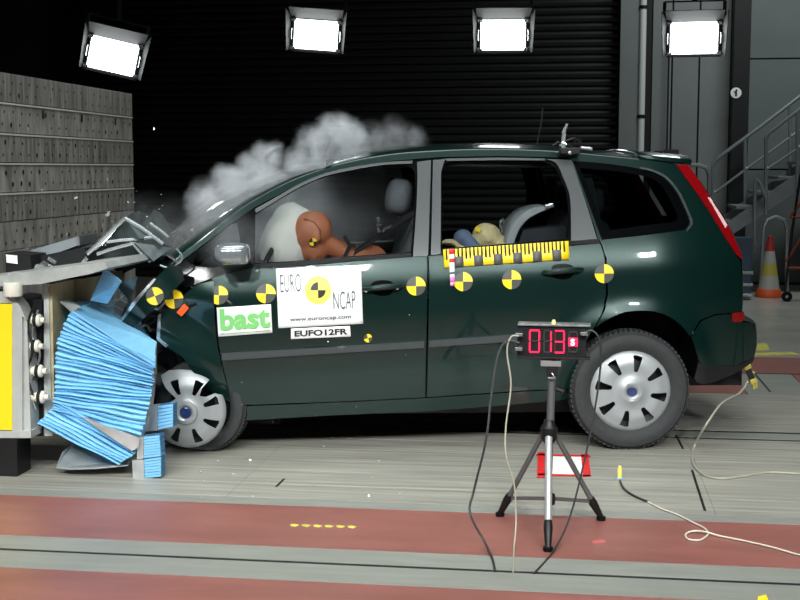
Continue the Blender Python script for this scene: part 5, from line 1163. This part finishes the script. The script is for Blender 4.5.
# ================================================================ SMOKE
def smoke(name, label, puffs, dens, noise_scale=6.0, thr=(0.38, 0.70), col=(0.93, 0.96, 1.0), dist=1.0, seed=0.0):
    """puffs: list of (world centre, radius): soft density round each centre, broken up by noise"""
    lo = Vector((1e9,) * 3); hi = Vector((-1e9,) * 3)
    for c, r in puffs:
        for i in range(3): lo[i] = min(lo[i], c[i] - r * 1.15 - 0.09); hi[i] = max(hi[i], c[i] + r * 1.15 + 0.09)
    ctr = (lo + hi) / 2; o = MB().box((0, 0, 0), tuple(hi - lo), bev=0.02).build(name, None); o.location = ctr
    mt = bpy.data.materials.new(name); mt.use_nodes = True; nt = mt.node_tree; N, L = nt.nodes, nt.links; N.remove(N['Principled BSDF']); out = N['Material Output']
    tc = N.new('ShaderNodeTexCoord'); last = None
    # domain warp so that the puffs get billowing outlines
    wn = N.new('ShaderNodeTexNoise'); wn.inputs['Scale'].default_value = noise_scale * 0.8; wn.inputs['Detail'].default_value = 4; L.new(tc.outputs['Object'], wn.inputs['Vector'])
    ws = N.new('ShaderNodeVectorMath'); ws.operation = 'SUBTRACT'; ws.inputs[1].default_value = (0.5, 0.5, 0.5); L.new(wn.outputs['Color'], ws.inputs[0])
    wm = N.new('ShaderNodeVectorMath'); wm.operation = 'SCALE'; wm.inputs['Scale'].default_value = 0.16 * dist; L.new(ws.outputs[0], wm.inputs[0])
    wa = N.new('ShaderNodeVectorMath'); wa.operation = 'ADD'; L.new(tc.outputs['Object'], wa.inputs[0]); L.new(wm.outputs[0], wa.inputs[1])
    for c, r in puffs:
        d = N.new('ShaderNodeVectorMath'); d.operation = 'DISTANCE'; L.new(wa.outputs[0], d.inputs[0]); d.inputs[1].default_value = tuple(Vector(c) - ctr)
        mr = N.new('ShaderNodeMapRange'); mr.interpolation_type = 'SMOOTHSTEP'; mr.inputs[1].default_value = r; mr.inputs[2].default_value = r * 0.25; mr.inputs[3].default_value = 0; mr.inputs[4].default_value = 1; L.new(d.outputs['Value'], mr.inputs[0])
        if last is None: last = mr
        else:
            mx = N.new('ShaderNodeMath'); mx.operation = 'MAXIMUM'; L.new(last.outputs[0], mx.inputs[0]); L.new(mr.outputs[0], mx.inputs[1]); last = mx
    nz = N.new('ShaderNodeTexNoise'); nz.inputs['Scale'].default_value = noise_scale; nz.inputs['Detail'].default_value = 6; nz.inputs['Roughness'].default_value = 0.6; L.new(wa.outputs[0], nz.inputs['Vector'])
    nr = N.new('ShaderNodeMapRange'); nr.inputs[1].default_value = thr[0]; nr.inputs[2].default_value = thr[1]; nr.inputs[3].default_value = 0.05; nr.inputs[4].default_value = 1; L.new(nz.outputs['Fac'], nr.inputs[0])
    mu = N.new('ShaderNodeMath'); mu.operation = 'MULTIPLY'; L.new(last.outputs[0], mu.inputs[0]); L.new(nr.outputs[0], mu.inputs[1])
    m2 = N.new('ShaderNodeMath'); m2.operation = 'MULTIPLY'; L.new(mu.outputs[0], m2.inputs[0]); m2.inputs[1].default_value = dens
    pv = N.new('ShaderNodeVolumePrincipled'); pv.inputs['Color'].default_value = (*col, 1); pv.inputs['Anisotropy'].default_value = 0.1; L.new(m2.outputs[0], pv.inputs['Density'])
    L.new(pv.outputs[0], out.inputs['Volume']); o.data.materials.append(mt)
    o['kind'] = 'stuff'; tag(o, label, 'smoke'); return o
def W(px, py, y): return to_world(L_y(px, py, y))
px_m = 185.0
def puff(px, py, r, y=0.9): return (W(px, py, y), r / (px_m * 0.90))
smoke('smoke_plume', 'white smoke billowing up from the windscreen over the roof of the car', [puff(212, 206, 31), puff(236, 191, 33), puff(258, 174, 29), puff(267, 158, 22), puff(228, 214, 34), puff(275, 190, 28), puff(305, 165, 27), puff(318, 148, 29), puff(337, 135, 27), puff(348, 141, 27), puff(350, 152, 26)], 19.0, 9.0, (0.36, 0.62))
smoke('thin_smoke', 'thin grey smoke trailing behind the roof beside the white billows', [puff(375, 140, 24, 1.3), puff(395, 137, 26, 1.3), puff(412, 139, 22, 1.3)], 5.0, 8.0, (0.38, 0.66))
smoke('cabin_haze', 'thin white powder haze in the cabin round the driver airbag', [puff(270, 225, 52, 0.55), puff(300, 215, 55, 0.6), puff(335, 212, 60, 0.85), puff(280, 245, 44, 0.5), puff(375, 205, 50, 0.95)], 4.5, 4.0, (0.3, 0.7))
smoke('windscreen_haze', 'faint white vapour hanging along the windscreen pillar beside the mirror', [puff(215, 225, 40, 0.25), puff(240, 205, 36, 0.3), puff(235, 245, 34, 0.1), puff(265, 190, 30, 0.35)], 2.4, 6.0, (0.3, 0.65))
smoke('dust_cloud', 'faint grey dust drifting off the crushed bonnet', [puff(140, 222, 34, 0.4), puff(165, 232, 40, 0.4), puff(120, 255, 34, 0.2)], 0.9, 7.0)
